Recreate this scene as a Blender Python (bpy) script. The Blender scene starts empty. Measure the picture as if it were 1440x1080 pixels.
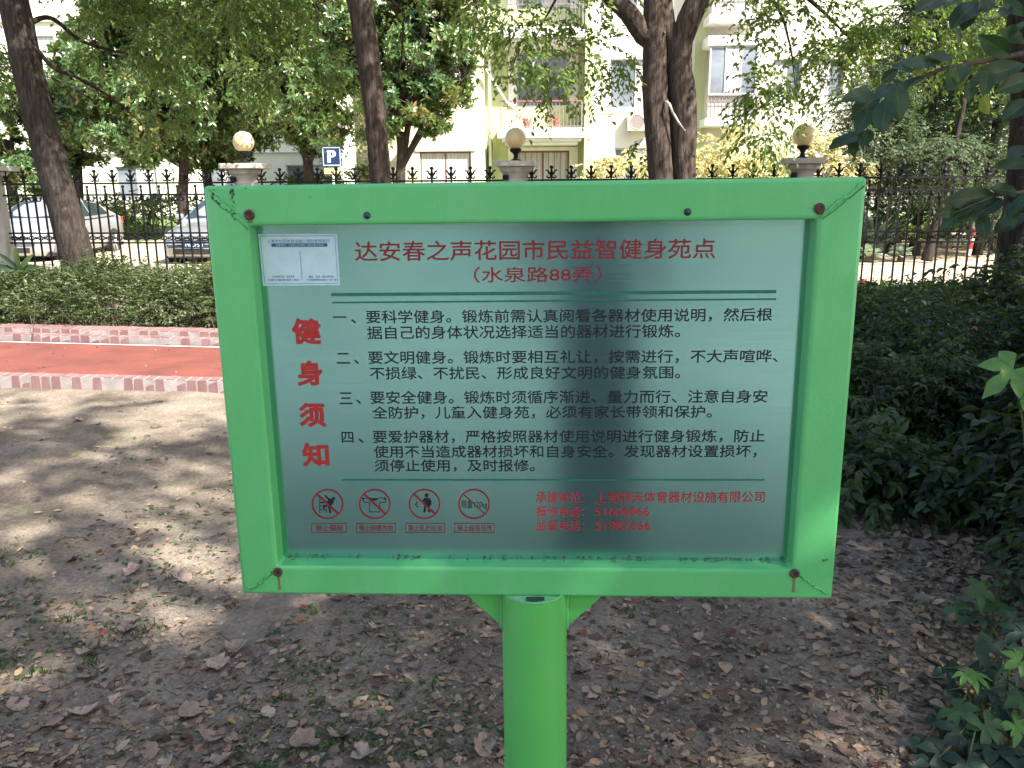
import bpy, bmesh, math, random
import numpy as np
from mathutils import Vector, Matrix, Euler
R = math.radians
S = bpy.context.scene
COL = S.collection

# ------------------------------------------------------------------ camera
EYE = Vector((0, 0, 1.55))
FPX, CX, CY = 1165.0, 720.0, 540.0
PITCH, ROLL = R(13.464), R(-0.4)
cam_d = bpy.data.cameras.new("camera")
cam_d.sensor_width = 36.0
cam_d.lens = 36.0 * FPX / 1440.0
cam_d.clip_start, cam_d.clip_end = 0.02, 2000
cam = bpy.data.objects.new("camera", cam_d)
COL.objects.link(cam)
cam.matrix_world = Matrix.Translation(EYE) @ Matrix.Rotation(R(90) - PITCH, 4, 'X') @ Matrix.Rotation(ROLL, 4, 'Z')
S.camera = cam

# ------------------------------------------------------------------ sky, sun, exposure
SUN_A, SUN_E = R(50), R(47)          # azimuth from behind the camera towards the right, elevation
W = bpy.data.worlds.new("World")
S.world = W
W.use_nodes = True
sky = W.node_tree.nodes.new("ShaderNodeTexSky")
sky.sky_type = 'NISHITA'
sky.sun_disc = False
sky.sun_elevation = SUN_E
sky.sun_rotation = R(180) - SUN_A
sky.air_density, sky.dust_density = 1.0, 2.5
bg = W.node_tree.nodes["Background"]
bg.inputs[1].default_value = 0.1
W.node_tree.links.new(sky.outputs[0], bg.inputs[0])
sl = bpy.data.lights.new("sun", 'SUN')
sl.energy, sl.angle, sl.color = 5.0, R(0.53), (1.0, 0.95, 0.86)
sun = bpy.data.objects.new("sun", sl)
COL.objects.link(sun)
SV = Vector((math.sin(SUN_A) * math.cos(SUN_E), -math.cos(SUN_A) * math.cos(SUN_E), math.sin(SUN_E)))
sun.rotation_euler = SV.to_track_quat('Z', 'Y').to_euler()
sun.location = (8, -8, 20)
S.view_settings.view_transform = 'Standard'
S.view_settings.look = 'None'
S.view_settings.gamma = 1
S.view_settings.exposure = 1.95
S.render.engine = 'CYCLES'
S.cycles.max_bounces = 8
S.cycles.transparent_max_bounces = 8
S.cycles.use_denoising = True

# ------------------------------------------------------------------ helpers
rng = np.random.default_rng(7)
random.seed(7)

def ray(px, py):
    a, b = (px - CX) / FPX, (CY - py) / FPX
    x, u = a * math.cos(ROLL) - b * math.sin(ROLL), a * math.sin(ROLL) + b * math.cos(ROLL)
    return Vector((x, math.cos(PITCH) + u * math.sin(PITCH), -math.sin(PITCH) + u * math.cos(PITCH)))
def at(px, py, Y):
    """the point of the world at depth Y that the photograph shows at a pixel"""
    d = ray(px, py)
    return EYE + d * (Y / d.y)
def ground_at(px, py):
    d = ray(px, py)
    return EYE + d * (-EYE.z / d.z)

def tag(o, label=None, cat=None, group=None, kind=None):
    for k, v in (("label", label), ("category", cat), ("group", group), ("kind", kind)):
        if v: o[k] = v
    return o
def empty(name, loc=(0, 0, 0), rz=0, label=None, cat=None, group=None):
    o = bpy.data.objects.new(name, None)
    COL.objects.link(o)
    o.location, o.rotation_euler = loc, (0, 0, rz)
    o.empty_display_size = .1
    return tag(o, label, cat, group)
def link(name, me, m, parent=None, smooth=False):
    if m is not None and not me.materials:
        for x in (m if isinstance(m, (list, tuple)) else [m]): me.materials.append(x)
    if smooth:
        me.polygons.foreach_set("use_smooth", np.ones(len(me.polygons), bool))
    o = bpy.data.objects.new(name, me)
    COL.objects.link(o)
    if parent is not None: o.parent = parent
    return o
def np_mesh(name, V, F, attr=None):
    """V (n,3); F: list of (k,m) index arrays, m corners each; attr: dict of point float attributes"""
    me = bpy.data.meshes.new(name)
    V = np.asarray(V, np.float32)
    me.vertices.add(len(V))
    me.vertices.foreach_set("co", V.ravel())
    F = [f for f in F if len(f)]
    tot = np.concatenate([np.full(len(f), f.shape[1], np.int32) for f in F])
    loops = np.concatenate([f.ravel() for f in F]).astype(np.int32)
    me.loops.add(len(loops))
    me.loops.foreach_set("vertex_index", loops)
    me.polygons.add(len(tot))
    me.polygons.foreach_set("loop_start", np.concatenate([[0], np.cumsum(tot)[:-1]]).astype(np.int32))
    me.polygons.foreach_set("loop_total", tot)
    for k, a in (attr or {}).items():
        at_ = me.attributes.new(k, 'FLOAT', 'POINT')
        at_.data.foreach_set("value", np.asarray(a, np.float32))
    me.update(calc_edges=True)
    me.validate()
    return me

class MB:
    """collects boxes, tubes, lathes and sheets into one mesh; M is a transform applied to what is added next"""
    def __init__(s): s.v, s.f, s.mi, s.M, s.cur = [], [], [], Matrix(), 0
    def add(s, vs, fs):
        b = len(s.v)
        s.v += [s.M @ Vector(v) for v in vs]
        s.f += [tuple(b + i for i in f) for f in fs]
        s.mi += [s.cur] * len(fs)
        return s
    def box(s, x0, x1, y0, y1, z0, z1):
        return s.add([(x0, y0, z0), (x1, y0, z0), (x1, y1, z0), (x0, y1, z0), (x0, y0, z1), (x1, y0, z1), (x1, y1, z1), (x0, y1, z1)],
                     [(0, 3, 2, 1), (4, 5, 6, 7), (0, 1, 5, 4), (1, 2, 6, 5), (2, 3, 7, 6), (3, 0, 4, 7)])
    def tube(s, path, rad, n=8, cap=True, wob=0, rg=None):
        path = [Vector(p) for p in path]
        if not isinstance(rad, (list, tuple, np.ndarray)): rad = [rad] * len(path)
        rings, vs = [], []
        up = None
        for i, p in enumerate(path):
            t = (path[min(i + 1, len(path) - 1)] - path[max(i - 1, 0)]).normalized()
            if up is None:
                up = Vector((0, 0, 1)) if abs(t.z) < .9 else Vector((1, 0, 0))
            a = t.cross(up).normalized()
            up = a.cross(t).normalized()
            for k in range(n):
                th = 2 * math.pi * k / n
                r = rad[i] * (1 + (wob * (rg.random() - .5) if wob else 0))
                vs.append(p + (a * math.cos(th) + up * math.sin(th)) * r)
        fs = []
        for i in range(len(path) - 1):
            for k in range(n):
                k2 = (k + 1) % n
                fs.append((i * n + k, (i + 1) * n + k, (i + 1) * n + k2, i * n + k2))
        if cap and n > 2:
            fs.append(tuple(range(n)))
            fs.append(tuple(reversed(range((len(path) - 1) * n, len(path) * n))))
        return s.add(vs, fs)
    def lathe(s, prof, n=20, c=(0, 0, 0), axis='Z'):
        vs, fs = [], []
        for r, z in prof:
            for k in range(n):
                th = 2 * math.pi * k / n
                a, b = r * math.cos(th), r * math.sin(th)
                v = (a, b, z) if axis == 'Z' else ((a, z, b) if axis == 'Y' else (z, a, b))
                vs.append(Vector(v) + Vector(c))
        for i in range(len(prof) - 1):
            for k in range(n):
                k2 = (k + 1) % n
                fs.append((i * n + k, i * n + k2, (i + 1) * n + k2, (i + 1) * n + k))
        fs.append(tuple(reversed(range(n))))
        fs.append(tuple(range((len(prof) - 1) * n, len(prof) * n)))
        return s.add(vs, fs)
    def sphere(s, c, r, n=16, sz=1):
        m = n // 2
        return s.lathe([(max(1e-4, r * math.sin(math.pi * i / m)), -sz * r * math.cos(math.pi * i / m)) for i in range(m + 1)], n, c)
    def torus(s, c, r, t, n=14, m=6, axis='Y'):
        pts = [Vector(c) + (Vector((math.cos(a) * r, 0, math.sin(a) * r)) if axis == 'Y' else Vector((math.cos(a) * r, math.sin(a) * r, 0)))
               for a in [2 * math.pi * i / n for i in range(n + 1)]]
        return s.tube(pts, t, m, cap=False)
    def poly(s, pts, d=None):
        """flat polygon; with d a prism from pts to pts + d"""
        n = len(pts)
        if d is None: return s.add(pts, [tuple(range(n))])
        q = [Vector(p) + Vector(d) for p in pts]
        return s.add(list(pts) + q, [tuple(range(n)), tuple(reversed(range(n, 2 * n)))] + [(i, n + i, n + (i + 1) % n, (i + 1) % n) for i in range(n)])
    def mesh(s, name, fix=True):
        me = bpy.data.meshes.new(name)
        me.from_pydata([tuple(v) for v in s.v], [], s.f)
        me.polygons.foreach_set("material_index", np.array(s.mi, np.int32))
        if fix:
            bm = bmesh.new(); bm.from_mesh(me)
            bmesh.ops.recalc_face_normals(bm, faces=bm.faces)
            bm.to_mesh(me); bm.free()
        me.update()
        return me
    def build(s, name, m, parent=None, smooth=False, bevel=0, seg=2, angle=None):
        if parent is not None and parent.type == 'EMPTY' and parent.get("world_parts"):
            o = parent.location
            s.v = [v - o for v in s.v]
        ob = link(name, s.mesh(name), m, parent, smooth)
        if bevel:
            b = ob.modifiers.new("bevel", 'BEVEL')
            b.width, b.segments, b.limit_method, b.angle_limit = bevel, seg, 'ANGLE', R(40)
        if smooth and angle:
            ob.data.set_sharp_from_angle(angle=R(angle))
        return ob
def wthing(name, loc, label, cat, group=None):
    """a thing whose parts are given in world coordinates"""
    o = empty(name, loc, 0, label, cat, group)
    o["world_parts"] = 1
    return o

# value noise on numpy arrays
_lat = np.random.default_rng(3).random((256, 256))
def vnoise(x, y):
    xi, yi = np.floor(x).astype(int), np.floor(y).astype(int)
    fx, fy = x - xi, y - yi
    fx, fy = fx * fx * (3 - 2 * fx), fy * fy * (3 - 2 * fy)
    g = lambda a, b: _lat[a % 256, b % 256]
    return (g(xi, yi) * (1 - fx) + g(xi + 1, yi) * fx) * (1 - fy) + (g(xi, yi + 1) * (1 - fx) + g(xi + 1, yi + 1) * fx) * fy

# ------------------------------------------------------------------ materials
def newmat(name):
    m = bpy.data.materials.new(name)
    m.use_nodes = True
    return m, m.node_tree.nodes, m.node_tree.links, m.node_tree.nodes["Principled BSDF"]
def c4(c): return (c[0], c[1], c[2], 1)
def noise(N, L, vec, scale, detail=6, rough=.6, stretch=None):
    if stretch:
        mp = N.new("ShaderNodeMapping"); mp.inputs["Scale"].default_value = stretch
        L.new(vec, mp.inputs[0]); vec = mp.outputs[0]
    n = N.new("ShaderNodeTexNoise")
    n.inputs["Scale"].default_value, n.inputs["Detail"].default_value, n.inputs["Roughness"].default_value = scale, detail, rough
    L.new(vec, n.inputs["Vector"])
    return n.outputs["Fac"]
def ramp(N, L, fac, stops, interp='LINEAR'):
    r = N.new("ShaderNodeValToRGB")
    r.color_ramp.interpolation = interp
    e = r.color_ramp.elements
    while len(e) < len(stops): e.new(.5)
    for el, (p, c) in zip(e, stops):
        el.position = p; el.color = c4(c) if not isinstance(c, (int, float)) else (c, c, c, 1)
    L.new(fac, r.inputs[0])
    return r.outputs[0]
def mixc(N, L, fac, a, b, mode='MIX'):
    m = N.new("ShaderNodeMix"); m.data_type = 'RGBA'; m.blend_type = mode
    for sock, v in ((m.inputs[0], fac), (m.inputs[6], a), (m.inputs[7], b)):
        if isinstance(v, (int, float)): sock.default_value = v
        elif isinstance(v, tuple): sock.default_value = c4(v)
        else: L.new(v, sock)
    return m.outputs[2]
def bump(N, L, P, h, strength, dist=.01):
    b = N.new("ShaderNodeBump")
    b.inputs["Strength"].default_value, b.inputs["Distance"].default_value = strength, dist
    L.new(h, b.inputs["Height"]); L.new(b.outputs[0], P.inputs["Normal"])
def objco(N): return N.new("ShaderNodeTexCoord").outputs["Object"]
def nmat(name, c1, c2, scale=3, rough=.7, metallic=0, bmp=.2, bscale=40, bdist=.005, spec=.5, stretch=None, lo=.35, hi=.65):
    m, N, L, P = newmat(name)
    co = objco(N)
    L.new(ramp(N, L, noise(N, L, co, scale, 8, .65, stretch), [(lo, c1), (hi, c2)]), P.inputs["Base Color"])
    P.inputs["Roughness"].default_value, P.inputs["Metallic"].default_value = rough, metallic
    P.inputs["Specular IOR Level"].default_value = spec
    if bmp: bump(N, L, P, noise(N, L, co, bscale, 6, .6, stretch), bmp, bdist)
    return m
def leafmat(name, stops, rough=.42, trans=.35, tcol=(.25, .4, .04), spec=.5, veins=False):
    """stops: colours along the per-leaf random attribute; veins: midrib and side veins from the blade's own coordinates"""
    m, N, L, P = newmat(name)
    a = N.new("ShaderNodeAttribute"); a.attribute_name = "rnd"
    n = len(stops)
    col = ramp(N, L, a.outputs["Fac"], [(i / max(1, n - 1), c) for i, c in enumerate(stops)])
    if veins:
        def attr(k):
            q = N.new("ShaderNodeAttribute"); q.attribute_name = k; return q.outputs["Fac"]
        def mth(op, *v):
            q = N.new("ShaderNodeMath"); q.operation = op
            for i, x in enumerate(v):
                if isinstance(x, (int, float)): q.inputs[i].default_value = x
                else: L.new(x, q.inputs[i])
            return q.outputs[0]
        av = mth('ABSOLUTE', attr("lv"))
        rib = mth('LESS_THAN', av, .05)
        wave = mth('FRACT', mth('MULTIPLY', mth('SUBTRACT', attr("lu"), mth('MULTIPLY', av, .16)), 9.0))
        vn = mth('MULTIPLY', mth('LESS_THAN', wave, .12), .45)
        vf = mth('MAXIMUM', rib, vn)
        col = mixc(N, L, mth('MULTIPLY', vf, .5), col, tuple(min(1, 2.2 * x + .03) for x in stops[-1]))
        blot = noise(N, L, objco(N), 30, 5)
        col = mixc(N, L, .6, col, ramp(N, L, blot, [(.3, .6), (.7, 1.2)]), 'MULTIPLY')
        bump(N, L, P, mth('SUBTRACT', 1.0, vf), .35, .002)
    L.new(col, P.inputs["Base Color"])
    P.inputs["Roughness"].default_value = rough
    P.inputs["Specular IOR Level"].default_value = spec
    t = N.new("ShaderNodeBsdfTranslucent")
    L.new(mixc(N, L, .6, col, tcol), t.inputs[0])
    mx = N.new("ShaderNodeMixShader"); mx.inputs[0].default_value = trans
    L.new(P.outputs[0], mx.inputs[1]); L.new(t.outputs[0], mx.inputs[2])
    L.new(mx.outputs[0], N["Material Output"].inputs[0])
    return m

# ------------------------------------------------------------------ leaves and twigs
def nrm(a): return a / (np.linalg.norm(a, axis=-1, keepdims=True) + 1e-9)
def leaves(P, D, Nn, Ln, Wd, fold=.2, detail=0, curl=.15, rnd=None, rg=rng):
    """arrays of leaf blades; returns V, F, rnd per vertex"""
    n = len(P)
    D = nrm(D); side = nrm(np.cross(D, Nn)); up = nrm(np.cross(side, D))
    Ln, Wd = np.broadcast_to(Ln, n)[:, None], np.broadcast_to(Wd, n)[:, None]
    if rnd is None: rnd = rg.random(n)
    b = np.arange(n)[:, None]
    if detail == 0:
        m = P + D * Ln * .45
        V = np.stack([P, m + side * Wd * .5 + up * Wd * fold, P + D * Ln - up * Ln * curl, m - side * Wd * .5 + up * Wd * fold], 1)
        F = [b * 4 + np.array([[0, 1, 2]]), b * 4 + np.array([[0, 2, 3]])]
        return V.reshape(-1, 3), F, np.repeat(rnd, 4)
    a1, a2 = P + D * Ln * .3 + up * Ln * curl * .15, P + D * Ln * .66 - up * Ln * curl * .2
    V = np.stack([P, a1, a2, P + D * Ln - up * Ln * curl,
                  a1 + side * Wd * .46 + up * Wd * fold, a2 + side * Wd * .42 + up * Wd * fold,
                  a1 - side * Wd * .46 + up * Wd * fold, a2 - side * Wd * .42 + up * Wd * fold], 1)
    F = [b * 8 + np.array([[0, 1, 4]]), b * 8 + np.array([[2, 3, 5]]), b * 8 + np.array([[0, 6, 1]]), b * 8 + np.array([[2, 7, 3]]),
         b * 8 + np.array([[4, 1, 2, 5]]), b * 8 + np.array([[1, 6, 7, 2]])]
    return V.reshape(-1, 3), F, np.repeat(rnd, 8)
def broad(P, D, Nn, Ln, Wd, fold=.1, curl=.15, rg=rng):
    """smooth many-sided blades for leaves close to the camera; also returns the along / across coordinates for their veins"""
    n = len(P); D = nrm(D); side = nrm(np.cross(D, Nn)); up = nrm(np.cross(side, D))
    t = np.array([0, .06, .16, .3, .45, .6, .75, .88, .96, 1.])
    w = np.array([.02, .17, .33, .45, .5, .47, .36, .2, .08, .0])
    c = np.array([-1, -.66, -.33, 0, .33, .66, 1.])
    T, Cc = np.meshgrid(t, c, indexing='ij'); Wp = w[:, None] * Cc
    cv = rg.uniform(.3, 1.5, n)[:, None, None] * curl; fo = rg.uniform(.3, 1.6, n)[:, None, None] * fold
    tw = rg.normal(0, .12, n)[:, None, None]
    h = -cv * T ** 2 * Ln[:, None, None] + (fo * np.abs(Cc) + tw * Cc * T + .05 * np.sin(T * 9 + 2 * Cc + rg.random(n)[:, None, None] * 6)) * Wd[:, None, None] * np.minimum(1, w * 3)[:, None]
    V = P[:, None, None] + D[:, None, None] * (Ln[:, None, None] * T)[..., None] + side[:, None, None] * (Wd[:, None, None] * Wp)[..., None] + up[:, None, None] * h[..., None]
    a, b = len(t), len(c)
    i = (np.arange(a - 1)[:, None] * b + np.arange(b - 1)[None]).ravel()
    f = np.stack([i, i + 1, i + b + 1, i + b], 1)
    F = (np.arange(n)[:, None, None] * a * b + f[None]).reshape(-1, 4)
    lu, lv = np.tile(T.ravel(), n), np.tile(Cc.ravel(), n)
    return V.reshape(-1, 3), [F], np.repeat(rg.random(n), a * b), lu, lv
def join(parts):
    Vs, Fs, Rs, o = [], [], [], 0
    for V, F, r in parts:
        Vs.append(V); Rs.append(r); Fs += [f + o for f in F]; o += len(V)
    return np.concatenate(Vs), Fs, np.concatenate(Rs)
def thin(S0, D, ln, droop, r, k=4):
    """thin three-sided twigs"""
    n = len(S0)
    t = np.linspace(0, 1, k)[None, :, None]
    ctr = S0[:, None] + D[:, None] * ln[:, None, None] * t + np.array([0, 0, -1.]) * (droop * ln)[:, None, None] * t ** 2
    a = nrm(np.cross(D, np.array([.3, .2, 1.]))); b = nrm(np.cross(D, a))
    rr = r * (1 - .7 * t)
    ring = [ctr + (a * math.cos(q) + b * math.sin(q))[:, None] * rr for q in (0, 2.1, 4.2)]
    V = np.stack(ring, 2).reshape(-1, 3)
    base = (np.arange(n) * k * 3)[:, None]
    F = []
    for i in range(k - 1):
        for j in range(3):
            j2 = (j + 1) % 3
            F.append(base + np.array([[i * 3 + j, i * 3 + j2, (i + 1) * 3 + j2, (i + 1) * 3 + j]]))
    return V, F, np.full(len(V), .5)
def sprays(S0, D, ln, m, L, Wd, droop=.35, ang=.9, hang=.3, detail=0, rg=rng, tone=None, jl=.3, fold=.2, curl=.15):
    """m leaves alternating along each of n twigs"""
    n = len(S0); D = nrm(D)
    s = (np.arange(m) + .6)[None, :] / m * .85 + .15 + rg.normal(0, .02, (n, m))
    P = S0[:, None] + D[:, None] * (ln[:, None] * s)[..., None]
    P[..., 2] -= (droop * ln)[:, None] * s ** 2
    T = nrm(D[:, None] + np.array([0, 0, -1.]) * (2 * droop * s)[..., None])
    sd = nrm(np.cross(T, np.array([.05, .03, 1.])))
    sgn = np.where(np.arange(m) % 2, 1., -1.)[None, :, None]
    q = T * .7 + sd * sgn * ang + rg.normal(0, .35, (n, m, 3)); q[..., 2] -= hang
    Nn = np.array([0, 0, 1.]) + rg.normal(0, .55, (n, m, 3))
    sc = 1 + rg.uniform(-jl, jl, (n, m))
    r = rg.random((n, m)) if tone is None else np.clip(tone[:, None] + rg.normal(0, .15, (n, m)), 0, 1)
    return leaves(P.reshape(-1, 3), q.reshape(-1, 3), Nn.reshape(-1, 3), (L * sc).ravel(), (Wd * sc).ravel(), fold, detail, curl, r.ravel(), rg)
def whorls(S0, D, m, L, Wd, detail=0, rg=rng, tone=None, spread=1.0, fold=.12):
    """m leaves radiating from each twig tip"""
    n = len(S0); D = nrm(D)
    a = nrm(np.cross(D, np.array([.21, .13, 1.]))); b = np.cross(D, a)
    th = np.arange(m) * 2.4 + rg.random((n, 1)) * 6
    q = a[:, None] * np.cos(th)[..., None] * spread + b[:, None] * np.sin(th)[..., None] * spread + D[:, None] * .6 + rg.normal(0, .2, (n, m, 3))
    P = S0[:, None] - D[:, None] * (np.linspace(0, .08, m)[None, :, None])
    Nn = D[:, None] + rg.normal(0, .3, (n, m, 3))
    sc = 1 + rg.uniform(-.3, .25, (n, m))
    r = rg.random((n, m)) if tone is None else np.clip(tone[:, None] + rg.normal(0, .18, (n, m)), 0, 1)
    return leaves(P.reshape(-1, 3), q.reshape(-1, 3), Nn.reshape(-1, 3), (L * sc).ravel(), (Wd * sc).ravel(), fold, detail, .2, r.ravel(), rg)
def in_blob(n, c, r, rg, shell=.45):
    d = nrm(rg.normal(0, 1, (n, 3)))
    rad = rg.random(n) ** shell
    return np.array(c) + d * rad[:, None] * np.array(r), d
def clumped(n, c, r, rg, k=14, sig=.22, shell=.4):
    """points gathered round k centres of a blob, so that the crown keeps gaps"""
    cen, cd = in_blob(k, c, r, rg, shell)
    i = rg.integers(0, k, n)
    p = cen[i] + rg.normal(0, sig, (n, 3)) * np.array(r) * 1.0
    d = nrm((p - np.array(c)) / np.array(r) + .35 * cd[i])
    return p, d, rg.random(k)[i]
def foliage(name, parts, m, parent):
    V, F, r = join(parts)
    if parent is not None: V = V - np.array(parent.location)
    return link(name, np_mesh(name, V, F, {"rnd": r}), m, parent)
def bark_tube(mb, path, rad, n=20, rg=random, sub=10):
    """a limb with uneven girth: the path is smoothed into many rings"""
    P = [Vector(p) for p in path]
    pts, rr = [], []
    for i in range(len(P) - 1):
        a, b, c, d = P[max(i - 1, 0)], P[i], P[i + 1], P[min(i + 2, len(P) - 1)]
        for k in range(sub):
            t = k / sub
            pts.append(.5 * ((2 * b) + (c - a) * t + (2 * a - 5 * b + 4 * c - d) * t * t + (3 * b - a - 3 * c + d) * t ** 3))
            rr.append((rad[i] * (1 - t) + rad[i + 1] * t) * (1 + .05 * (rg.random() - .5)))
    pts.append(P[-1]); rr.append(rad[-1])
    mb.tube(pts, rr, n, wob=.07, rg=rg)
# ------------------------------------------------------------------ ground, path, road
def mat_soil():
    m, N, L, P = newmat("soil")
    co = objco(N)
    base = ramp(N, L, noise(N, L, co, 1.1, 10, .7), [(.3, (.105, .08, .058)), (.48, (.2, .16, .124)), (.68, (.335, .277, .216))])
    fine = ramp(N, L, noise(N, L, co, 60, 6, .7), [(.3, .4), (.7, 1.2)])
    c = mixc(N, L, .9, base, fine, 'MULTIPLY')
    moss = ramp(N, L, noise(N, L, co, 1.7, 7, .7), [(.56, 0.), (.66, 1.)])
    mossf = ramp(N, L, noise(N, L, co, 25, 4, .7), [(.42, 0.), (.6, .8)])
    mm = N.new("ShaderNodeMath"); mm.operation = 'MULTIPLY'
    L.new(moss, mm.inputs[0]); L.new(mossf, mm.inputs[1])
    c = mixc(N, L, mm.outputs[0], c, (.075, .085, .025))
    L.new(c, P.inputs["Base Color"])
    P.inputs["Roughness"].default_value = .95
    P.inputs["Specular IOR Level"].default_value = .2
    bump(N, L, P, noise(N, L, co, 35, 10, .7), .9, .02)
    return m
M_soil = mat_soil()
M_dry = nmat("dry_garden_soil", (.3, .22, .15), (.5, .42, .3), .9, .95, bmp=.6, bscale=12, bdist=.03)
M_lawn = nmat("lawn", (.07, .13, .025), (.15, .22, .05), 1.4, .9, bmp=1, bscale=60, bdist=.05)
M_road = nmat("concrete_road", (.36, .35, .34), (.5, .49, .47), .7, .85, bmp=.3, bscale=50)
M_kerbstone = nmat("kerb_stone", (.3, .29, .27), (.45, .43, .4), 2, .85, bmp=.3)

def strip(name, xs, y0, y1, z, m, kind='structure', ny=2):
    V, n = [], len(xs)
    for j in range(ny):
        for x in xs:
            a, b = y0(x), y1(x)
            V.append((x, a + (b - a) * j / (ny - 1), z))
    i = np.array([(r * n + k, r * n + k + 1, (r + 1) * n + k + 1, (r + 1) * n + k) for r in range(ny - 1) for k in range(n - 1)])
    return tag(link(name, np_mesh(name, V, [i]), m), kind=kind)

g = MB(); g.add([(-400, -400, -.06), (400, -400, -.06), (400, 700, -.06), (-400, 700, -.06)], [(0, 1, 2, 3)])
tag(g.build("ground", M_dry), kind='structure')

# near bare soil: one undulating sheet from behind the camera to the fence
def soil_height(X, Y):
    return (vnoise(X * .8 + 9, Y * .8) - .5) * .05 + (vnoise(X * 4, Y * 4) - .5) * .022 + (vnoise(X * 14, Y * 14 + 5) - .5) * .012
def path_near(x): return 6.3 - (.13 * (x + 2.3) if x < -1.2 else .13 * 1.1 - .05 * (x + 1.2) * 0) if x < -1.2 else 6.157 + .02 * (x + 1.2) ** 2 * .5
def path_far(x): return path_near(x) + 1.72 + (.035 * max(0., -x - 2))
nx, ny = 420, 380
gx, gy = np.linspace(-12, 13, nx), np.linspace(-7, 12.7, ny)
GX, GY = np.meshgrid(gx, gy)
GZ = soil_height(GX, GY)
pn = np.array([path_near(x) for x in gx]); pf = np.array([path_far(x) for x in gx])
onp = np.clip(np.minimum(GY - (pn[None] - .1), (pf[None] + .5) - GY) / .25, 0, 1)
GZ = GZ * (1 - onp) - .05 * onp
GZ -= np.clip((GY - 12.25) / .35, 0, 1) * .3
i = (np.arange(ny - 1)[:, None] * nx + np.arange(nx - 1)[None]).ravel()
tag(link("soil_ground", np_mesh("soil_ground", np.stack([GX, GY, GZ], -1).reshape(-1, 3), [np.stack([i, i + 1, i + nx + 1, i + nx], 1)]), M_soil, smooth=True), kind='structure')
def soil_z(x, y):
    return float(soil_height(np.array([x]), np.array([y]))[0])

pz = MB()
for a_ in range(-6, 7):
    for b_ in range(7):
        pz.box(a_ * 2.0 - .995, a_ * 2.0 + .995, -3.4 - b_ * 2.0, -1.41 - b_ * 2.0, -.1, .05)
tag(pz.build("added_pavement", nmat("grey_paving", (.12, .12, .115), (.18, .175, .17), 1.3, .85, bmp=.2), bevel=.01), kind='structure')  # unseen paving added to brighten what the steel panel reflects
def mat_track():
    m, N, L, P = newmat("rubber_track")
    co = objco(N)
    c = ramp(N, L, noise(N, L, co, 2.5, 8, .65), [(.3, (.1, .026, .019)), (.7, (.18, .046, .03))])
    c = mixc(N, L, .7, c, ramp(N, L, noise(N, L, co, 160, 3), [(.3, .7), (.7, 1.15)]), 'MULTIPLY')
    L.new(c, P.inputs["Base Color"]); P.inputs["Roughness"].default_value = .85
    bump(N, L, P, noise(N, L, co, 200, 3), .4, .004)
    return m
xs = np.linspace(-11, 12, 90)
strip("path", xs, lambda x: path_near(x) + .12, lambda x: path_far(x) - .02, .012, mat_track())
M_line = nmat("white_path_line", (.4, .36, .33), (.52, .47, .44), 6, .8)
strip("path_edge_line", xs, lambda x: path_far(x) - .09, lambda x: path_far(x) - .05, .0165, M_line)
strip("path_front_line", xs, lambda x: path_near(x) + .155, lambda x: path_near(x) + .175, .0165, M_line)

M_brick = [nmat("kerb_brick", (.13, .066, .066), (.19, .105, .1), 5, .85, bmp=.4, bscale=60), nmat("kerb_brick_pale", (.15, .08, .078), (.21, .12, .115), 5, .85, bmp=.4, bscale=60),
           nmat("kerb_mortar", (.2, .175, .165), (.29, .26, .25), 9, .9, bmp=.4, bscale=60)]
def brick_kerb(name, yf, z1, rows, bw, rg):
    """rows: list of (y offset 0, y offset 1, z top, z bottom); a mortar bed with separate bricks standing 4 mm proud"""
    b = MB()
    x = -9.6
    X1 = 8.5
    n = int((X1 - x) / bw)
    for k in range(n):
        xa, xb = x + k * bw, x + (k + 1) * bw
        b.cur = 2
        for (o0, o1, zt) in rows:
            ya, yb = yf(xa), yf(xb)
            vs = [(xa, ya + o0 + .003, -.07), (xb, yb + o0 + .003, -.07), (xb, yb + o1, -.07), (xa, ya + o1, -.07),
                  (xa, ya + o0 + .003, zt - .006), (xb, yb + o0 + .003, zt - .006), (xb, yb + o1, zt - .004), (xa, ya + o1, zt - .004)]
            b.add(vs, [(4, 5, 6, 7), (0, 1, 5, 4), (2, 3, 7, 6)])
        for ri, (o0, o1, zt) in enumerate(rows):
            gsz = .0045 + .003 * rg.random()
            dz = (rg.random() - .5) * .008
            sh = (bw * .5 * (ri % 2))
            xa2, xb2 = xa + gsz + sh, xb - gsz + sh
            ya, yb = yf(xa2), yf(xb2)
            e = (rg.random() - .5) * .008
            b.cur = 1 if (rg.random() < .4) else 0
            b.add([(xa2, ya + o0 + e - .002, -.07), (xb2, yb + o0 + e - .002, -.07), (xb2, yb + o1 - .006, -.07), (xa2, ya + o1 - .006, -.07),
                   (xa2 + .004, ya + o0 + e + .004, zt + dz), (xb2 - .004, yb + o0 + e + .004, zt + dz), (xb2 - .004, yb + o1 - .008, zt + dz), (xa2 + .004, ya + o1 - .008, zt + dz)],
                  [(4, 5, 6, 7), (0, 1, 5, 4), (1, 2, 6, 5), (2, 3, 7, 6), (3, 0, 4, 7)])
    o = b.build(name, M_brick)
    return tag(o, kind='structure')
brick_kerb("path_kerb", path_near, .09, [(0, .13, .085)], .088, random.Random(1))
brick_kerb("path_kerb_far", path_far, .1, [(0, .11, .085), (.11, .36, .13)], .11, random.Random(2))

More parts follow.
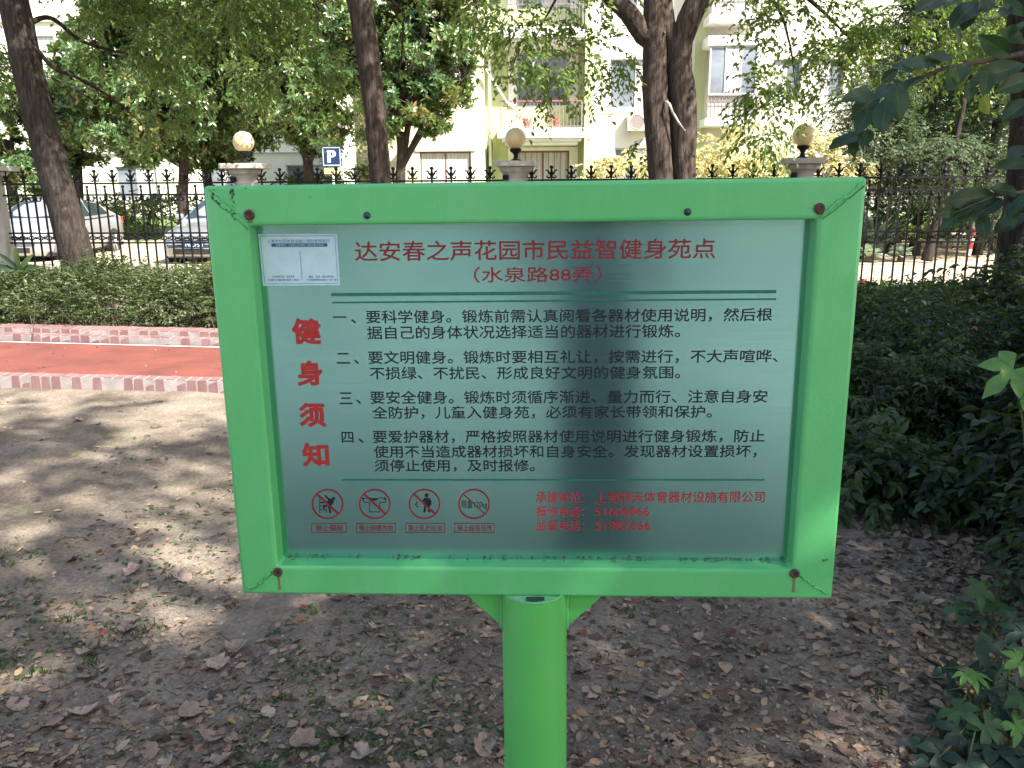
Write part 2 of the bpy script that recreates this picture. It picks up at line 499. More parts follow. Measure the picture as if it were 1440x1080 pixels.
# road with parking bays, garden beds beyond
ZR = -.15
rd = MB()
rd.add([(-60, 12.4, ZR), (60, 12.4, ZR), (60, 16.8, ZR), (1.5, 16.8, ZR), (1.5, 25.1, ZR), (-60, 25.1, ZR)], [(0, 1, 2, 3, 4, 5)])
tag(rd.build("road", M_road), kind='structure')
kb = MB()
for k in range(62):
    kb.box(-60 + k * 1.0, -60 + k * 1.0 + .99, 25.1, 25.25, ZR - .1, ZR + .13)
for k in range(9):
    kb.box(1.5, 1.65, 16.96 + k * .9, 16.96 + k * .9 + .89, ZR - .1, ZR + .1)
for k in range(50):
    kb.box(1.5 + k * 1.0, 1.5 + k + .99, 16.8, 16.95, ZR - .1, ZR + .08)
tag(kb.build("kerb", M_kerbstone, bevel=.015), kind='structure')
def bed(name, x0, x1, y0, y1, m, rise, amp):
    nx, ny = 120, 60
    GX, GY = np.meshgrid(np.linspace(x0, x1, nx), np.linspace(y0, y1, ny))
    GZ = ZR + .09 + (vnoise(GX * .7, GY * .7) - .5) * amp + np.clip((GY - y0 - 1) / 5, 0, 1) * rise
    i = (np.arange(ny - 1)[:, None] * nx + np.arange(nx - 1)[None]).ravel()
    tag(link(name, np_mesh(name, np.stack([GX, GY, GZ], -1).reshape(-1, 3), [np.stack([i, i + 1, i + nx + 1, i + nx], 1)]), m, smooth=True), kind='structure')
bed("lawn", -60, 60, 25.2, 70, M_lawn, .1, .1)
bed("garden_ground", 1.6, 60, 16.9, 25.3, M_dry, .13, .08)

# ------------------------------------------------------------------ the sign
SA, ST = R(2.5374), R(0.3665)
e_ = Vector((math.cos(SA), -math.sin(SA), 0)); zz = Vector((0, 0, 1))
sx = e_ * math.cos(ST) + zz * math.sin(ST)
sz = -e_ * math.sin(ST) + zz * math.cos(ST)
sy = sz.cross(sx)                                   # away from the camera
TOP = EYE + Vector((.02852, 1.30723, .00615))        # middle of the frame's upper front edge
SH = 1.545                                           # that edge above the foot of the post
FOOT = TOP + sy * .03 + sx * .0023 - sz * SH
sign = empty("notice_board", FOOT, 0, "green steel notice board of park exercise rules on a round green post", "notice board")
sign.rotation_euler = Matrix((sx, sy, sz)).transposed().to_euler()
def sl_(u, y, v): return Vector((u - .0023, y - .03, v + SH))     # from (right, away, up) of the frame to the thing's own axes
def on_sign(px, py, y0=0):
    """the spot of the sign's plane y0 that a pixel of the photograph shows, as (u, v)"""
    d = ray(px, py); o = EYE - TOP
    t = (y0 - o.dot(sy)) / d.dot(sy)
    q = o + d * t
    return q.dot(sx), q.dot(sz)

def mat_green(name="green_paint", a=(.092, .425, .135), b=(.108, .475, .16)):
    m, N, L, P = newmat(name)
    co = objco(N)
    c = ramp(N, L, noise(N, L, co, 5, 8, .7), [(.3, a), (.7, b)])
    dust = ramp(N, L, noise(N, L, co, 9, 9, .75, (1.5, 1, .25)), [(.5, 0.), (.75, .22)])
    c = mixc(N, L, dust, c, (.3, .5, .37))
    dirt = ramp(N, L, noise(N, L, co, 14, 8, .75, (1, 1, .35)), [(.62, 0.), (.8, .35)])
    c = mixc(N, L, dirt, c, (.05, .22, .06))
    specks = ramp(N, L, noise(N, L, co, 260, 2, .5), [(.79, 0.), (.82, .8)])
    c = mixc(N, L, specks, c, (.03, .08, .03))
    P.inputs["Roughness"].default_value = .38
    L.new(c, P.inputs["Base Color"])
    bump(N, L, P, noise(N, L, co, 85, 7, .7), .22, .003)
    return m
M_green = mat_green()
M_leaflit = mat_green("leaf_lit_green", (.085, .42, .085), (.105, .47, .105))  # yellower copy for post and gussets, green light through leaves put into colour
M_rust = nmat("rusted_steel", (.035, .02, .015), (.13, .05, .03), 90, .8, bmp=.6, bscale=250, bdist=.002)
M_socket = nmat("dark_socket", (.012, .012, .014), (.03, .028, .03), 50, .5, bmp=0)
M_rivet = nmat("dark_rivet", (.01, .022, .025), (.025, .04, .042), 50, .35, bmp=.1)
M_bead = nmat("weld_paint", (.09, .42, .13), (.11, .48, .16), 60, .35, bmp=.7, bscale=120, bdist=.003)
M_streak = nmat("rust_streak", (.14, .16, .045), (.2, .13, .05), 60, .8, bmp=0)
M_mould = nmat("black_mould", (.03, .07, .045), (.06, .16, .08), 300, .9, bmp=0)
M_crack = nmat("dark_crack", (.012, .09, .03), (.03, .15, .05), 90, .9, bmp=0)

FW, FH, FD = 1.02, .698, .06
IX0, IX1, IZ1, IZ0 = -.443, .440, -.0622, -.6445      # opening of the frame
fr = MB()
# four mitred bars, each a closed prism, rounded along its edges by a bevel
O = [(-.51, 0), (.51, 0), (.51, -FH), (-.51, -FH)]
I = [(IX0, IZ1), (IX1, IZ1), (IX1, IZ0), (IX0, IZ0)]
vs = []
for y in (0, FD):
    for (a, b) in O: vs.append(sl_(a, y, b))
    for (a, b) in I: vs.append(sl_(a, y, b))
fs = []
for k in range(4):
    k2 = (k + 1) % 4
    fs += [(k, k2, 4 + k2, 4 + k), (8 + k, 12 + k, 12 + k2, 8 + k2), (k, 8 + k, 8 + k2, k2), (4 + k, 4 + k2, 12 + k2, 12 + k)]
fr.add(vs, fs)
frame = fr.build("frame", M_green, sign, bevel=.0065, seg=3, smooth=True, angle=35)

def wobble_path(a, b, n, amp, rg, y=-.0012):
    pts = []
    for i in range(n + 1):
        t = i / n
        u, v = a[0] + (b[0] - a[0]) * t, a[1] + (b[1] - a[1]) * t
        k = amp * (rg.random() - .5) * (0 if i in (0, n) else 1)
        pts.append(sl_(u + k, y, v + k * (1 if (b[0] - a[0]) * (b[1] - a[1]) < 0 else -1)))
    return pts
rw = random.Random(5)
for (a, b, amp, rad) in (((-.500, -.004), (IX0 + .002, IZ1 + .006), .002, .0011), ((.505, -.008), (IX1 + .003, IZ1 + .003), .0028, .0026),
                         ((-.502, -.69), (IX0 - .003, IZ0 - .003), .004, .0018), ((.5, -.688), (IX1 + .003, IZ0 - .003), .003, .0014)):
    w = MB()
    n = 16
    w.tube(wobble_path(a, b, n, amp, rw), [rad * (.7 + .6 * rw.random()) for _ in range(n + 1)], 8)
    w.build("weld_bead", M_bead, sign, smooth=True)
for (a, b, amp) in (((-.498, -.018), (IX0 + .0, IZ1 - .006), .004), ((.5065, -.013), (IX1 + .007, IZ1 + .0), .0025), ((-.494, -.692), (IX0 + .002, IZ0 - .008), .007), ((IX1 + .004, IZ0 - .007), (.459, -.66), .003)):
    w = MB()
    w.tube(wobble_path(a, b, 14, amp * .6, rw, -.0001), [.0003 + .0005 * rw.random() for _ in range(15)], 6)
    w.build("seam_crack", M_crack, sign)
# bolts: rusted washer, socket head; rust runs below them
def disc(u, v, rx, rz, y, n=10, rg=rw, j=.3):
    return [sl_(u + rx * math.cos(2 * math.pi * k / n) * (1 + j * (rg.random() - .5)), y, v + rz * math.sin(2 * math.pi * k / n) * (1 + j * (rg.random() - .5))) for k in range(n)]
for (px, py, run) in ((351, 302, .012), (1152, 293, .01), (391, 804, .034), (1117, 806, .035)):
    u, v = on_sign(px, py)
    b = MB()
    b.lathe([(.0004, .0), (.0078, .0), (.0082, -.0012), (.0082, -.003), (.0070, -.0042), (.0048, -.0044), (.0042, -.003), (.0004, -.003)], 20, sl_(u, 0, v), 'Y')
    bo = b.build("bolt", M_rust, sign, smooth=True, angle=40)
    h = MB(); h.lathe([(.0003, -.0032), (.0032, -.0032), (.0028, -.0036), (.0003, -.0036)], 6, sl_(u + .0006, 0, v), 'Y')
    h.build("socket", M_socket, bo)
    r_ = MB()
    w_ = .0042 if run < .02 else .0026
    r_.poly([sl_(u - w_, -.0006, v - .006), sl_(u + w_, -.0006, v - .006), sl_(u + w_ * .8, -.0006, v - run * .5), sl_(u + w_ * 1.1, -.0006, v - run), sl_(u - w_ * .9, -.0006, v - run), sl_(u - w_ * .6, -.0006, v - run * .6)], tuple(sy * 0 + Vector((0, .0004, 0))))
    r_.build("rust_streak", M_streak, sign)
for (px, py) in ((516, 303), (967, 298)):
    u, v = on_sign(px, py)
    b = MB(); b.lathe([(.0003, -.0042), (.003, -.0036), (.0054, -.0016), (.0058, .0002)], 18, sl_(u, 0, v), 'Y')
    b.build("rivet", M_rivet, sign, smooth=True)
mo = MB()
for k in range(95):
    if k < 70:
        px, py = 325 + rw.gauss(0, 2.2) + (k / 70) * 5, 268 + 45 * (k / 70) ** 1.3 + rw.gauss(0, 2)
    else:
        px, py = 300 + rw.gauss(0, 1.6), 266 + rw.random() * 16
    s_ = (.0003 + .0011 * rw.random() ** 2) * (1.6 if py < 275 else 1)
    u, v = on_sign(px, py)
    if v < IZ1 + .003 and u > IX0 - .002: continue
    mo.poly(disc(u, v, s_, s_ * 1.3, -.0004, 7, j=.8))
for (px, py, s_) in ((299, 279, .0022), (308, 286, .0026), (304, 283, .002), (318, 295, .0016), (1158, 788, .0026), (1163, 787, .002), (346, 265, .001), (1217, 278, .0014), (436, 277, .001), (350, 1000, .001)):
    if py < 900:
        u, v = on_sign(px, py); mo.poly(disc(u, v, s_, s_, -.0004, 7, j=.8))
tag(mo.build("mould_stains", M_mould, sign), kind='stuff')

# panel
PY = .036
def mat_steel():
    m, N, L, P = newmat("brushed_steel")
    co = objco(N)
    c = ramp(N, L, noise(N, L, co, 6, 6, .6, (.6, 1, 1.4)), [(.3, (.25, .50, .482)), (.7, (.29, .555, .53))])
    sp = ramp(N, L, noise(N, L, co, 190, 2, .5), [(.755, 0.), (.77, .6)])
    c = mixc(N, L, sp, c, (.2, .3, .3))
    L.new(c, P.inputs["Base Color"])
    P.inputs["Metallic"].default_value = 1
    br = noise(N, L, co, 900, 3, .6, (.006, 1, 1))
    L.new(ramp(N, L, br, [(.3, .18), (.7, .24)]), P.inputs["Roughness"])
    P.inputs["Anisotropic"].default_value = .88; P.inputs["Anisotropic Rotation"].default_value = .25
    tg = N.new("ShaderNodeTangent"); tg.direction_type = 'UV_MAP'; tg.uv_map = "UVMap"
    L.new(tg.outputs[0], P.inputs["Tangent"])
    bump(N, L, P, br, .05, .0004)
    return m
pm = MB()
px0, px1, pz0, pz1 = IX0 - .012, IX1 + .012, IZ0 - .012, IZ1 + .012
pm.add([sl_(px0, PY, pz0), sl_(px1, PY, pz0), sl_(px1, PY, pz1), sl_(px0, PY, pz1), sl_(px0, PY + .002, pz0), sl_(px1, PY + .002, pz0), sl_(px1, PY + .002, pz1), sl_(px0, PY + .002, pz1)],
       [(0, 1, 2, 3), (7, 6, 5, 4), (0, 4, 5, 1), (1, 5, 6, 2), (2, 6, 7, 3), (3, 7, 4, 0)])
me = pm.mesh("panel", fix=False)
uv = me.uv_layers.new(name="UVMap")
for l in me.loops:
    co_ = me.vertices[l.vertex_index].co
    uv.data[l.index].uv = (co_.x, co_.z)
panel = link("panel", me, mat_steel(), sign)

def inkmat(name, c, c2=None, rough=.5):
    return nmat(name, c, c2 or tuple(x * 1.35 for x in c), 120, rough, bmp=0, spec=.3)
K_black = inkmat("black_ink", (.008, .011, .013), (.016, .02, .022))
K_red = inkmat("red_ink", (.34, .022, .022), (.42, .035, .03))
K_dred = inkmat("dark_red_ink", (.2, .016, .024), (.26, .022, .03))
K_green = inkmat("green_ink", (.012, .13, .085), (.02, .17, .11))
K_blue = inkmat("blue_ink", (.02, .10, .22), (.03, .13, .27))
K_white = inkmat("white_ink", (.5, .62, .65), (.55, .66, .7))

def text_mesh(txt):
    c = bpy.data.curves.new("lettering", 'FONT')
    c.body, c.size, c.resolution_u = txt, 1, 3
    o = bpy.data.objects.new("lettering", c)
    COL.objects.link(o)
    bpy.context.view_layer.update()
    me = bpy.data.meshes.new_from_object(o.evaluated_get(bpy.context.evaluated_depsgraph_get()))
    bpy.data.objects.remove(o)
    bpy.data.curves.remove(c)
    me.materials.clear()
    return me
TX = PY - .0007
def px_quad(q, y):
    return [on_sign(a, b, y) for a, b in q]
def put_text(mb, txt, tl, tr, hl, fat=0, y=TX, hr=None):
    """ink of the text fills the quad whose upper corners are tl, tr (pixels) and whose height is hl (pixels); fat (pixels) thickens the strokes"""
    hr = hr or hl
    tl, tr, hl, hr = (tl[0] + fat, tl[1] + fat), (tr[0] - fat, tr[1] + fat), hl - 2 * fat, hr - 2 * fat
    A, B = on_sign(tl[0], tl[1], y), on_sign(tr[0], tr[1], y)
    Cc, Dd = (A[0], on_sign(tl[0], tl[1] + hl, y)[1]), (B[0], on_sign(tr[0], tr[1] + hr, y)[1])
    me = text_mesh(txt)
    co = np.empty(len(me.vertices) * 3, np.float32); me.vertices.foreach_get("co", co)
    co = co.reshape(-1, 3)
    lo, hi = co.min(0), co.max(0)
    s = (co[:, 0] - lo[0]) / (hi[0] - lo[0]); t = (hi[1] - co[:, 1]) / (hi[1] - lo[1])
    fs = [tuple(p.vertices) for p in me.polygons]
    w = fat * 1.2 / FPX
    n = 0 if not fat else (6 if fat < 1 else 12)
    for k in range(-1, n):
        du, dv = (0, 0) if k < 0 else (w * math.cos(2 * math.pi * k / n), w * math.sin(2 * math.pi * k / n))
        vs = []
        for a, b in zip(s, t):
            x0, z0 = A[0] * (1 - a) + B[0] * a, A[1] * (1 - a) + B[1] * a
            x1, z1 = Cc[0] * (1 - a) + Dd[0] * a, Cc[1] * (1 - a) + Dd[1] * a
            vs.append(sl_(x0 * (1 - b) + x1 * b + du, y - .00001 * (k + 1), z0 * (1 - b) + z1 * b + dv))
        mb.add(vs, fs)
    bpy.data.meshes.remove(me)
def px_poly(mb, pts, y=TX): mb.poly([sl_(u, y, v) for u, v in px_quad(pts, y)])
def px_line(mb, a, b, w, y=TX):
    d = Vector((b[0] - a[0], b[1] - a[1])).normalized() * (w / 2); n = (-d.y, d.x)
    px_poly(mb, [(a[0] + n[0], a[1] + n[1]), (b[0] + n[0], b[1] + n[1]), (b[0] - n[0], b[1] - n[1]), (a[0] - n[0], a[1] - n[1])], y)
def px_ring(mb, c, rx, ry, w, y=TX, n=40):
    o = px_quad([(c[0] + rx * math.cos(2 * math.pi * k / n), c[1] + ry * math.sin(2 * math.pi * k / n)) for k in range(n)], y)
    i_ = px_quad([(c[0] + (rx - w) * math.cos(2 * math.pi * k / n), c[1] + (ry - w) * math.sin(2 * math.pi * k / n)) for k in range(n)], y)
    mb.add([sl_(u, y, v) for u, v in o + i_], [(k, (k + 1) % n, n + (k + 1) % n, n + k) for k in range(n)])
def px_disc(mb, c, rx, ry, y=TX, n=14):
    px_poly(mb, [(c[0] + rx * math.cos(2 * math.pi * k / n), c[1] + ry * math.sin(2 * math.pi * k / n)) for k in range(n)], y)
def px_stroke(mb, pts, w, y=TX):
    for a, b in zip(pts, pts[1:]): px_line(mb, a, b, w, y)
    for p_ in pts[1:-1]: px_disc(mb, p_, w / 2, w / 2, y, 8)

t = MB(); put_text(t, "达安春之声花园市民益智健身苑点", (498, 339.5), (1007, 335), 28.5, .32); t.build("title_lettering", K_dred, panel)
t = MB(); put_text(t, "（水泉路88弄）", (666, 375.5), (846, 374), 22.5, .2); t.build("address_lettering", K_dred, panel)
for ch, x0, x1, y0, y1 in (("健", 409, 450, 447.5, 484.5), ("身", 415.7, 453, 507, 543), ("须", 419, 457, 566.5, 601), ("知", 423.5, 461.7, 623, 656.5)):
    t = MB(); put_text(t, ch, (x0, y0), (x1, y0), y1 - y0, 1.6); t.build("heading_lettering", K_red, panel)
t = MB(); px_line(t, (466, 414.5), (1091.7, 410.2), 4.6); px_line(t, (467, 425.7), (1091.5, 420.7), 2.5); t.build("double_rule", K_green, panel)
t = MB(); px_line(t, (481, 675), (1075, 675), 2.2); t.build("single_rule", K_green, panel)
OF = .22
RULES = (
    (("一", (468, 445), (487, 445), 1.9), ("、", (493.5, 449), (500.5, 449), 6), ("要科学健身。锻炼前需认真阅看各器材使用说明，然后根", (514, 436.3), (1087, 432.8), 19.2), ("据自己的身体状况选择适当的器材进行锻炼。", (515.5, 458.6), (957, 456), 18.8)),
    (("二", (473, 496.5), (491.5, 496.5), 15), ("、", (497.5, 506), (504.5, 506), 6), ("要文明健身。锻炼时要相互礼让，按需进行，不大声喧哗、", (517.2, 493.6), (1094.7, 491.2), 19), ("不损绿、不扰民、形成良好文明的健身氛围。", (519.5, 516), (957, 514.5), 18.2)),
    (("三", (476.7, 552), (495, 552), 16.5), ("、", (500.5, 562), (507.4, 562), 6), ("要安全健身。锻炼时须循序渐进、量力而行、注意自身安", (520, 549.8), (1080, 548), 18.6), ("全防护，儿童入健身苑，必须有家长带领和保护。", (523, 571.5), (1001.7, 570), 18.2)),
    (("四", (479.7, 607.5), (496.5, 607.5), 15.3), ("、", (504, 617), (511, 617), 6), ("要爱护器材，严格按照器材使用说明进行健身锻炼，防止", (523.7, 605.3), (1076, 604), 18.4), ("使用不当造成器材损坏和自身安全。发现器材设置损坏，", (524.8, 626.5), (1065, 625.6), 18), ("须停止使用，及时报修。", (526, 646.3), (752, 646), 17.6)),
)
for rule in RULES:
    t = MB()
    for txt, a, b, h in rule: put_text(t, txt, a, b, h, OF)
    t.build("rule_lettering", K_black, panel)
t = MB()
for txt, a, b, h in (("承建单位：", (753.7, 691.5), (822, 691.3), 16), ("上海锦天体育器材设施有限公司", (838, 691.3), (1076, 691), 16), ("报修电话：", (753.7, 712), (822, 712), 15), ("51606866", (836.7, 713), (913.5, 713), 12.8), ("监督电话：", (753.7, 731.7), (822, 731.7), 15), ("51987666", (837.5, 733), (914.5, 733), 12.8)):
    put_text(t, txt, a, b, h, .12)
t.build("contact_lettering", inkmat("contact_red_ink", (.36, .02, .03), (.42, .026, .036)), panel)
ICON = ((460.4, 709), (526.7, 709), (596.7, 709), (666.5, 709))
Z = lambda x, y: (430 + x / 4.8, 670 + y / 4.8)
for k, c in enumerate(ICON):
    t = MB()
    t.cur = 1
    if k == 0:
        px_disc(t, Z(187, 149), 2.3, 2.2); px_poly(t, [Z(150, 158), Z(176, 150), Z(190, 172), Z(168, 205), Z(140, 196)])
        px_stroke(t, [Z(128, 128), Z(150, 152), Z(172, 158)], 2); px_stroke(t, [Z(104, 178), Z(136, 172), Z(152, 172)], 1.9)
        px_stroke(t, [Z(150, 195), Z(122, 200), Z(120, 222)], 2.4); px_stroke(t, [Z(156, 196), Z(160, 222), Z(166, 248)], 2.6)
        px_stroke(t, [Z(94, 152), Z(94, 248)], .9); px_stroke(t, [Z(138, 212), Z(138, 246)], .9)
        for yy in (176, 200, 226): px_stroke(t, [Z(94, yy), Z(138, yy)], .8)
    elif k == 1:
        o_ = [Z(380, 150), Z(432, 145), Z(446, 158), Z(482, 158), Z(496, 145), Z(540, 148), Z(536, 174), Z(498, 178), Z(498, 240), Z(431, 240), Z(431, 176), Z(396, 174), Z(380, 150)]
        px_stroke(t, o_, .9); px_poly(t, [Z(440, 148), Z(488, 148), Z(474, 164), Z(454, 164)]); px_poly(t, [Z(380, 146), Z(396, 145), Z(390, 158)]); px_poly(t, [Z(524, 147), Z(542, 147), Z(534, 160)])
    elif k == 2:
        px_disc(t, Z(815, 128), 2.8, 2.8); px_poly(t, [Z(800, 146), Z(832, 146), Z(846, 160), Z(848, 192), Z(834, 200), Z(798, 200), Z(800, 170), Z(786, 162)])
        px_stroke(t, [Z(806, 198), Z(800, 242)], 3); px_stroke(t, [Z(826, 198), Z(834, 242)], 3)
        for a_, b_ in ((750, 178), (744, 190), (752, 204)): px_disc(t, Z(a_, b_), 1.5, .9)
    else:
        put_text(t, "限重120kg", Z(1050, 163), Z(1223, 163), 12.4, 0)
    t.cur = 0
    px_ring(t, c, 22.3, 21.3, 2.1, TX - .0002)
    px_line(t, (c[0] - 15, c[1] - 13.8), (c[0] + 15.4, c[1] + 14.2), 2.6 if k < 3 else 1.4, TX - .0003)
    t.build("prohibition_sign", [K_dred, K_black], panel)
for txt, x0, x1, a, b in (("禁止攀爬", 438, 486.7, 443.5, 481.7), ("禁止晾晒衣物", 500.8, 556, 504.6, 552.5), ("禁止乱扔垃圾", 570, 625, 573.7, 622), ("禁止超限使用", 639, 695, 643, 691)):
    t = MB(); px_stroke(t, [(x0, 736.3), (x1, 736.3), (x1, 748.9), (x0, 748.9), (x0, 736.3)], .8); put_text(t, txt, (a, 738.6), (b, 738.6), 8.3, 0); t.build("caption_lettering", K_dred, panel)

# pale sticker with its fine print (its two square codes are left blank)
SY = PY - .0012
st = MB(); st.poly([sl_(u, SY, v) for u, v in px_quad([(363.3, 329), (474, 328.6), (478, 401), (370, 401.8)], SY)], (0, .0008, 0))
sticker = st.build("sticker", nmat("pale_sticker", (.44, .60, .66), (.52, .68, .73), 40, .35, bmp=.05), sign)
SY2 = SY - .0004
t = MB()
put_text(t, "上海市社区体育设施二维码使用提示", (375.3, 336.6), (463.5, 336.3), 5, 0, SY2)
for q in ((366, 332), (471, 331.6), (475, 398.3), (372.5, 399)), : px_stroke(t, list(q) + [q[0]], .5, SY2)
px_poly(t, [(382, 342.3), (459.5, 342), (460.6, 344.3), (459.8, 347), (382.4, 347.3), (381, 344.9)], SY2)
px_line(t, (421.6, 353), (425, 394), .5, SY2)
put_text(t, "更多体育活动，更多优惠", (383, 387.5), (414, 387.3), 3.3, 0, SY2)
put_text(t, "扫描“上海体育”微信二维码", (377, 392), (420.5, 391.8), 3.3, 0, SY2)
put_text(t, "报修、投诉、建议请扫码", (434, 387.5), (469, 387.3), 3.3, 0, SY2)
put_text(t, "可以直接报修或建议一码一键", (431, 392), (473, 391.8), 3.3, 0, SY2)
t.build("sticker_print", K_blue, sticker)
t = MB(); put_text(t, "温馨提示：扫描社区体育二维码服务系统", (387, 343.4), (455, 343.2), 2.8, 0, SY2 - .0004); t.build("sticker_caption", K_white, sticker)

# debris lying along the panel's lower edge
db = MB()
for k in range(95):
    c_ = rw.choice([-.42, -.36, -.2, -.05, .0, .03, .12, .2, .25, .31, .36, .42])
    u = max(IX0 + .01, min(IX1 - .01, c_ + rw.gauss(0, .035)))
    l_, a_ = .002 + .008 * rw.random() ** 2, rw.uniform(-.5, .5)
    z_ = IZ0 + .0012 + .002 * rw.random(); y_ = PY - .002 - .008 * rw.random() ** 2
    db.tube([sl_(u, y_, z_), sl_(u + l_ * .5, y_ - .001, z_ + l_ * .2 * rw.random()), sl_(u + l_ * math.cos(a_), y_ + .001, z_ + l_ * abs(math.sin(a_)) * .6)], [.0005, .0007 + .0007 * rw.random(), .0003], 4)
tag(db.build("leaf_debris", nmat("dry_debris", (.07, .045, .035), (.24, .17, .13), 200, .9, bmp=0), sign), kind='stuff')

# post, cap, gussets
po = MB(); po.lathe([(.0575, -.25), (.0575, SH - .6995), (.0545, SH - .697), (.0005, SH - .6972)], 56)
po.build("post", M_leaflit, sign, smooth=True, angle=50)
cp = MB(); cp.lathe([(.0005, SH - .6968), (.052, SH - .6966), (.052, SH - .6985)], 40)
M_cap = nmat("weathered_green_cap", (.16, .48, .2), (.35, .6, .4), 60, .6, bmp=.5, bscale=120)
cp.build("cap", M_cap, sign)
cw = MB()
n = 30
cw.tube([Vector((.0555 * math.cos(math.pi * (1.08 + .84 * k / n)), .0555 * math.sin(math.pi * (1.08 + .84 * k / n)), SH - .6965)) for k in range(n + 1)], [.0022 + .0012 * rw.random() for _ in range(n + 1)], 7)
cw.build("weld_bead", M_bead, sign, smooth=True)
tp = MB(); tp.poly([Vector((-.012, -.0555, SH - .6958)), Vector((.018, -.0545, SH - .6955)), Vector((.0185, -.036, SH - .6955)), Vector((-.013, -.036, SH - .6956))], (0, 0, .0012))
tp.build("dark_tape", nmat("dark_tape", (.02, .02, .03), (.06, .055, .075), 60, .5), sign)
M_gus = M_leaflit
for sgn in (-1, 1):
    gs = MB()
    gs.poly([Vector((sgn * .050, -.004, SH - .6985)), Vector((sgn * .126, -.004, SH - .6985)), Vector((sgn * .126, -.004, SH - .7025)), Vector((sgn * .0575, -.004, SH - .77)), Vector((sgn * .05, -.004, SH - .772))], (0, .006, 0))
    gs.build("gusset", M_gus, sign, bevel=.001)
    gw = MB()
    gw.tube([Vector((sgn * .0578, -.008, SH - .70 - .071 * k / 10)) for k in range(11)], [.0028 + .0012 * rw.random() for _ in range(11)], 7)
    gw.build("weld_bead", M_bead, sign, smooth=True)
# ------------------------------------------------------------------ iron fence between stone pillars, globe lamps
M_iron = nmat("black_iron", (.005, .005, .0055), (.016, .015, .014), 20, .55, bmp=.3, bscale=120, spec=.2)
def mat_stone():
    m, N, L, P = newmat("pillar_stone")
    co = objco(N)
    c = ramp(N, L, noise(N, L, co, 3, 8, .65), [(.3, (.3, .28, .24)), (.6, (.46, .43, .38))])
    st = ramp(N, L, noise(N, L, co, 6, 6, .7, (1, 1, .2)), [(.52, 0.), (.7, .6)])
    c = mixc(N, L, st, c, (.12, .11, .095))
    L.new(c, P.inputs["Base Color"]); P.inputs["Roughness"].default_value = .85
    bump(N, L, P, noise(N, L, co, 50, 8, .6), .4, .01)
    return m
M_stone = mat_stone()
P0, DP = Vector((.07, 11.5, 0)), Vector((3.73, -.33, 0))
FA = math.atan2(DP.y, DP.x)
def pil(k): return P0 + DP * (k - 2)
PLAB = {0: "stone fence pillar by the leaning trunk, dappled with sun", 1: "stone fence pillar behind the board's corner beside the parking sign", 2: "stone fence pillar in front of the balcony house", 3: "stone fence pillar beside the pale yellow bush"}
GLAB = {0: "globe lamp cut by the photo's left edge, on its stone pillar", 1: "cream globe lamp half in shade, below the magnolia trees", 2: "cream globe lamp in front of the white balcony", 3: "cream globe lamp beside the pale yellow bush"}
def mat_globe():
    m, N, L, P = newmat("cream_globe")
    co = objco(N)
    L.new(ramp(N, L, noise(N, L, co, 7, 6, .6), [(.3, (.66, .5, .24)), (.7, (.78, .63, .37))]), P.inputs["Base Color"])
    P.inputs["Roughness"].default_value = .3
    P.inputs["Subsurface Weight"].default_value = .25
    P.inputs["Subsurface Radius"].default_value = (.1, .07, .03)
    return m
M_globe = mat_globe()
pp = None
for k in (2, 0, 1, 3):
    q = pil(k)
    if pp is None:
        pr = empty("stone_pillar", q)
        a = MB(); a.lathe([(.02, -.05), (.24, -.05), (.24, .12), (.2, .16), (.175, .22), (.155, .5), (.15, 1.60)], 32); s1 = a.build("shaft", M_stone, pr, smooth=True, angle=50)
        a = MB(); a.lathe([(.02, 1.58), (.16, 1.60), (.165, 1.63), (.15, 1.64), (.16, 1.68), (.2, 1.73), (.22, 1.735), (.22, 1.765), (.235, 1.79), (.02, 1.80)], 32)
        s2 = a.build("capital", M_stone, pr, smooth=True, angle=40)
        a = MB(); a.box(-.27, .27, -.27, .27, 1.797, 1.87); s3 = a.build("cap_slab", M_stone, pr, bevel=.012)
        a = MB(); a.box(-.165, -.09, -.16, -.12, 1.62, 1.69); s4 = a.build("bracket", M_iron, pr, bevel=.006)
        lr = empty("globe_lamp", q + Vector((0, 0, 1.87)))
        a = MB(); a.lathe([(.01, 0), (.075, 0), (.075, .015), (.035, .03), (.025, .07), (.04, .1), (.075, .125), (.08, .155), (.06, .165), (.01, .165)], 24); l1 = a.build("socket", M_iron, lr, smooth=True, angle=50)
        a = MB(); a.sphere((0, 0, .29), .142, 32); l2 = a.build("globe", M_globe, lr, smooth=True)
        pp = (pr, [s1, s2, s3, s4], lr, [l1, l2])
    else:
        pr, lr = pp[0].copy(), pp[2].copy()
        for src, dst in ((pp[1], pr), (pp[3], lr)):
            for c_ in src:
                d_ = c_.copy(); COL.objects.link(d_); d_.parent = dst
        COL.objects.link(pr); COL.objects.link(lr)
        pr.location, lr.location = q, q + Vector((0, 0, 1.87))
    pr.rotation_euler.z = FA; lr.rotation_euler.z = FA + k * 1.3
    tag(pr, PLAB[k], "fence pillar", "stone pillars of the fence"); tag(lr, GLAB[k], "lamp", "globe lamps on the fence pillars")

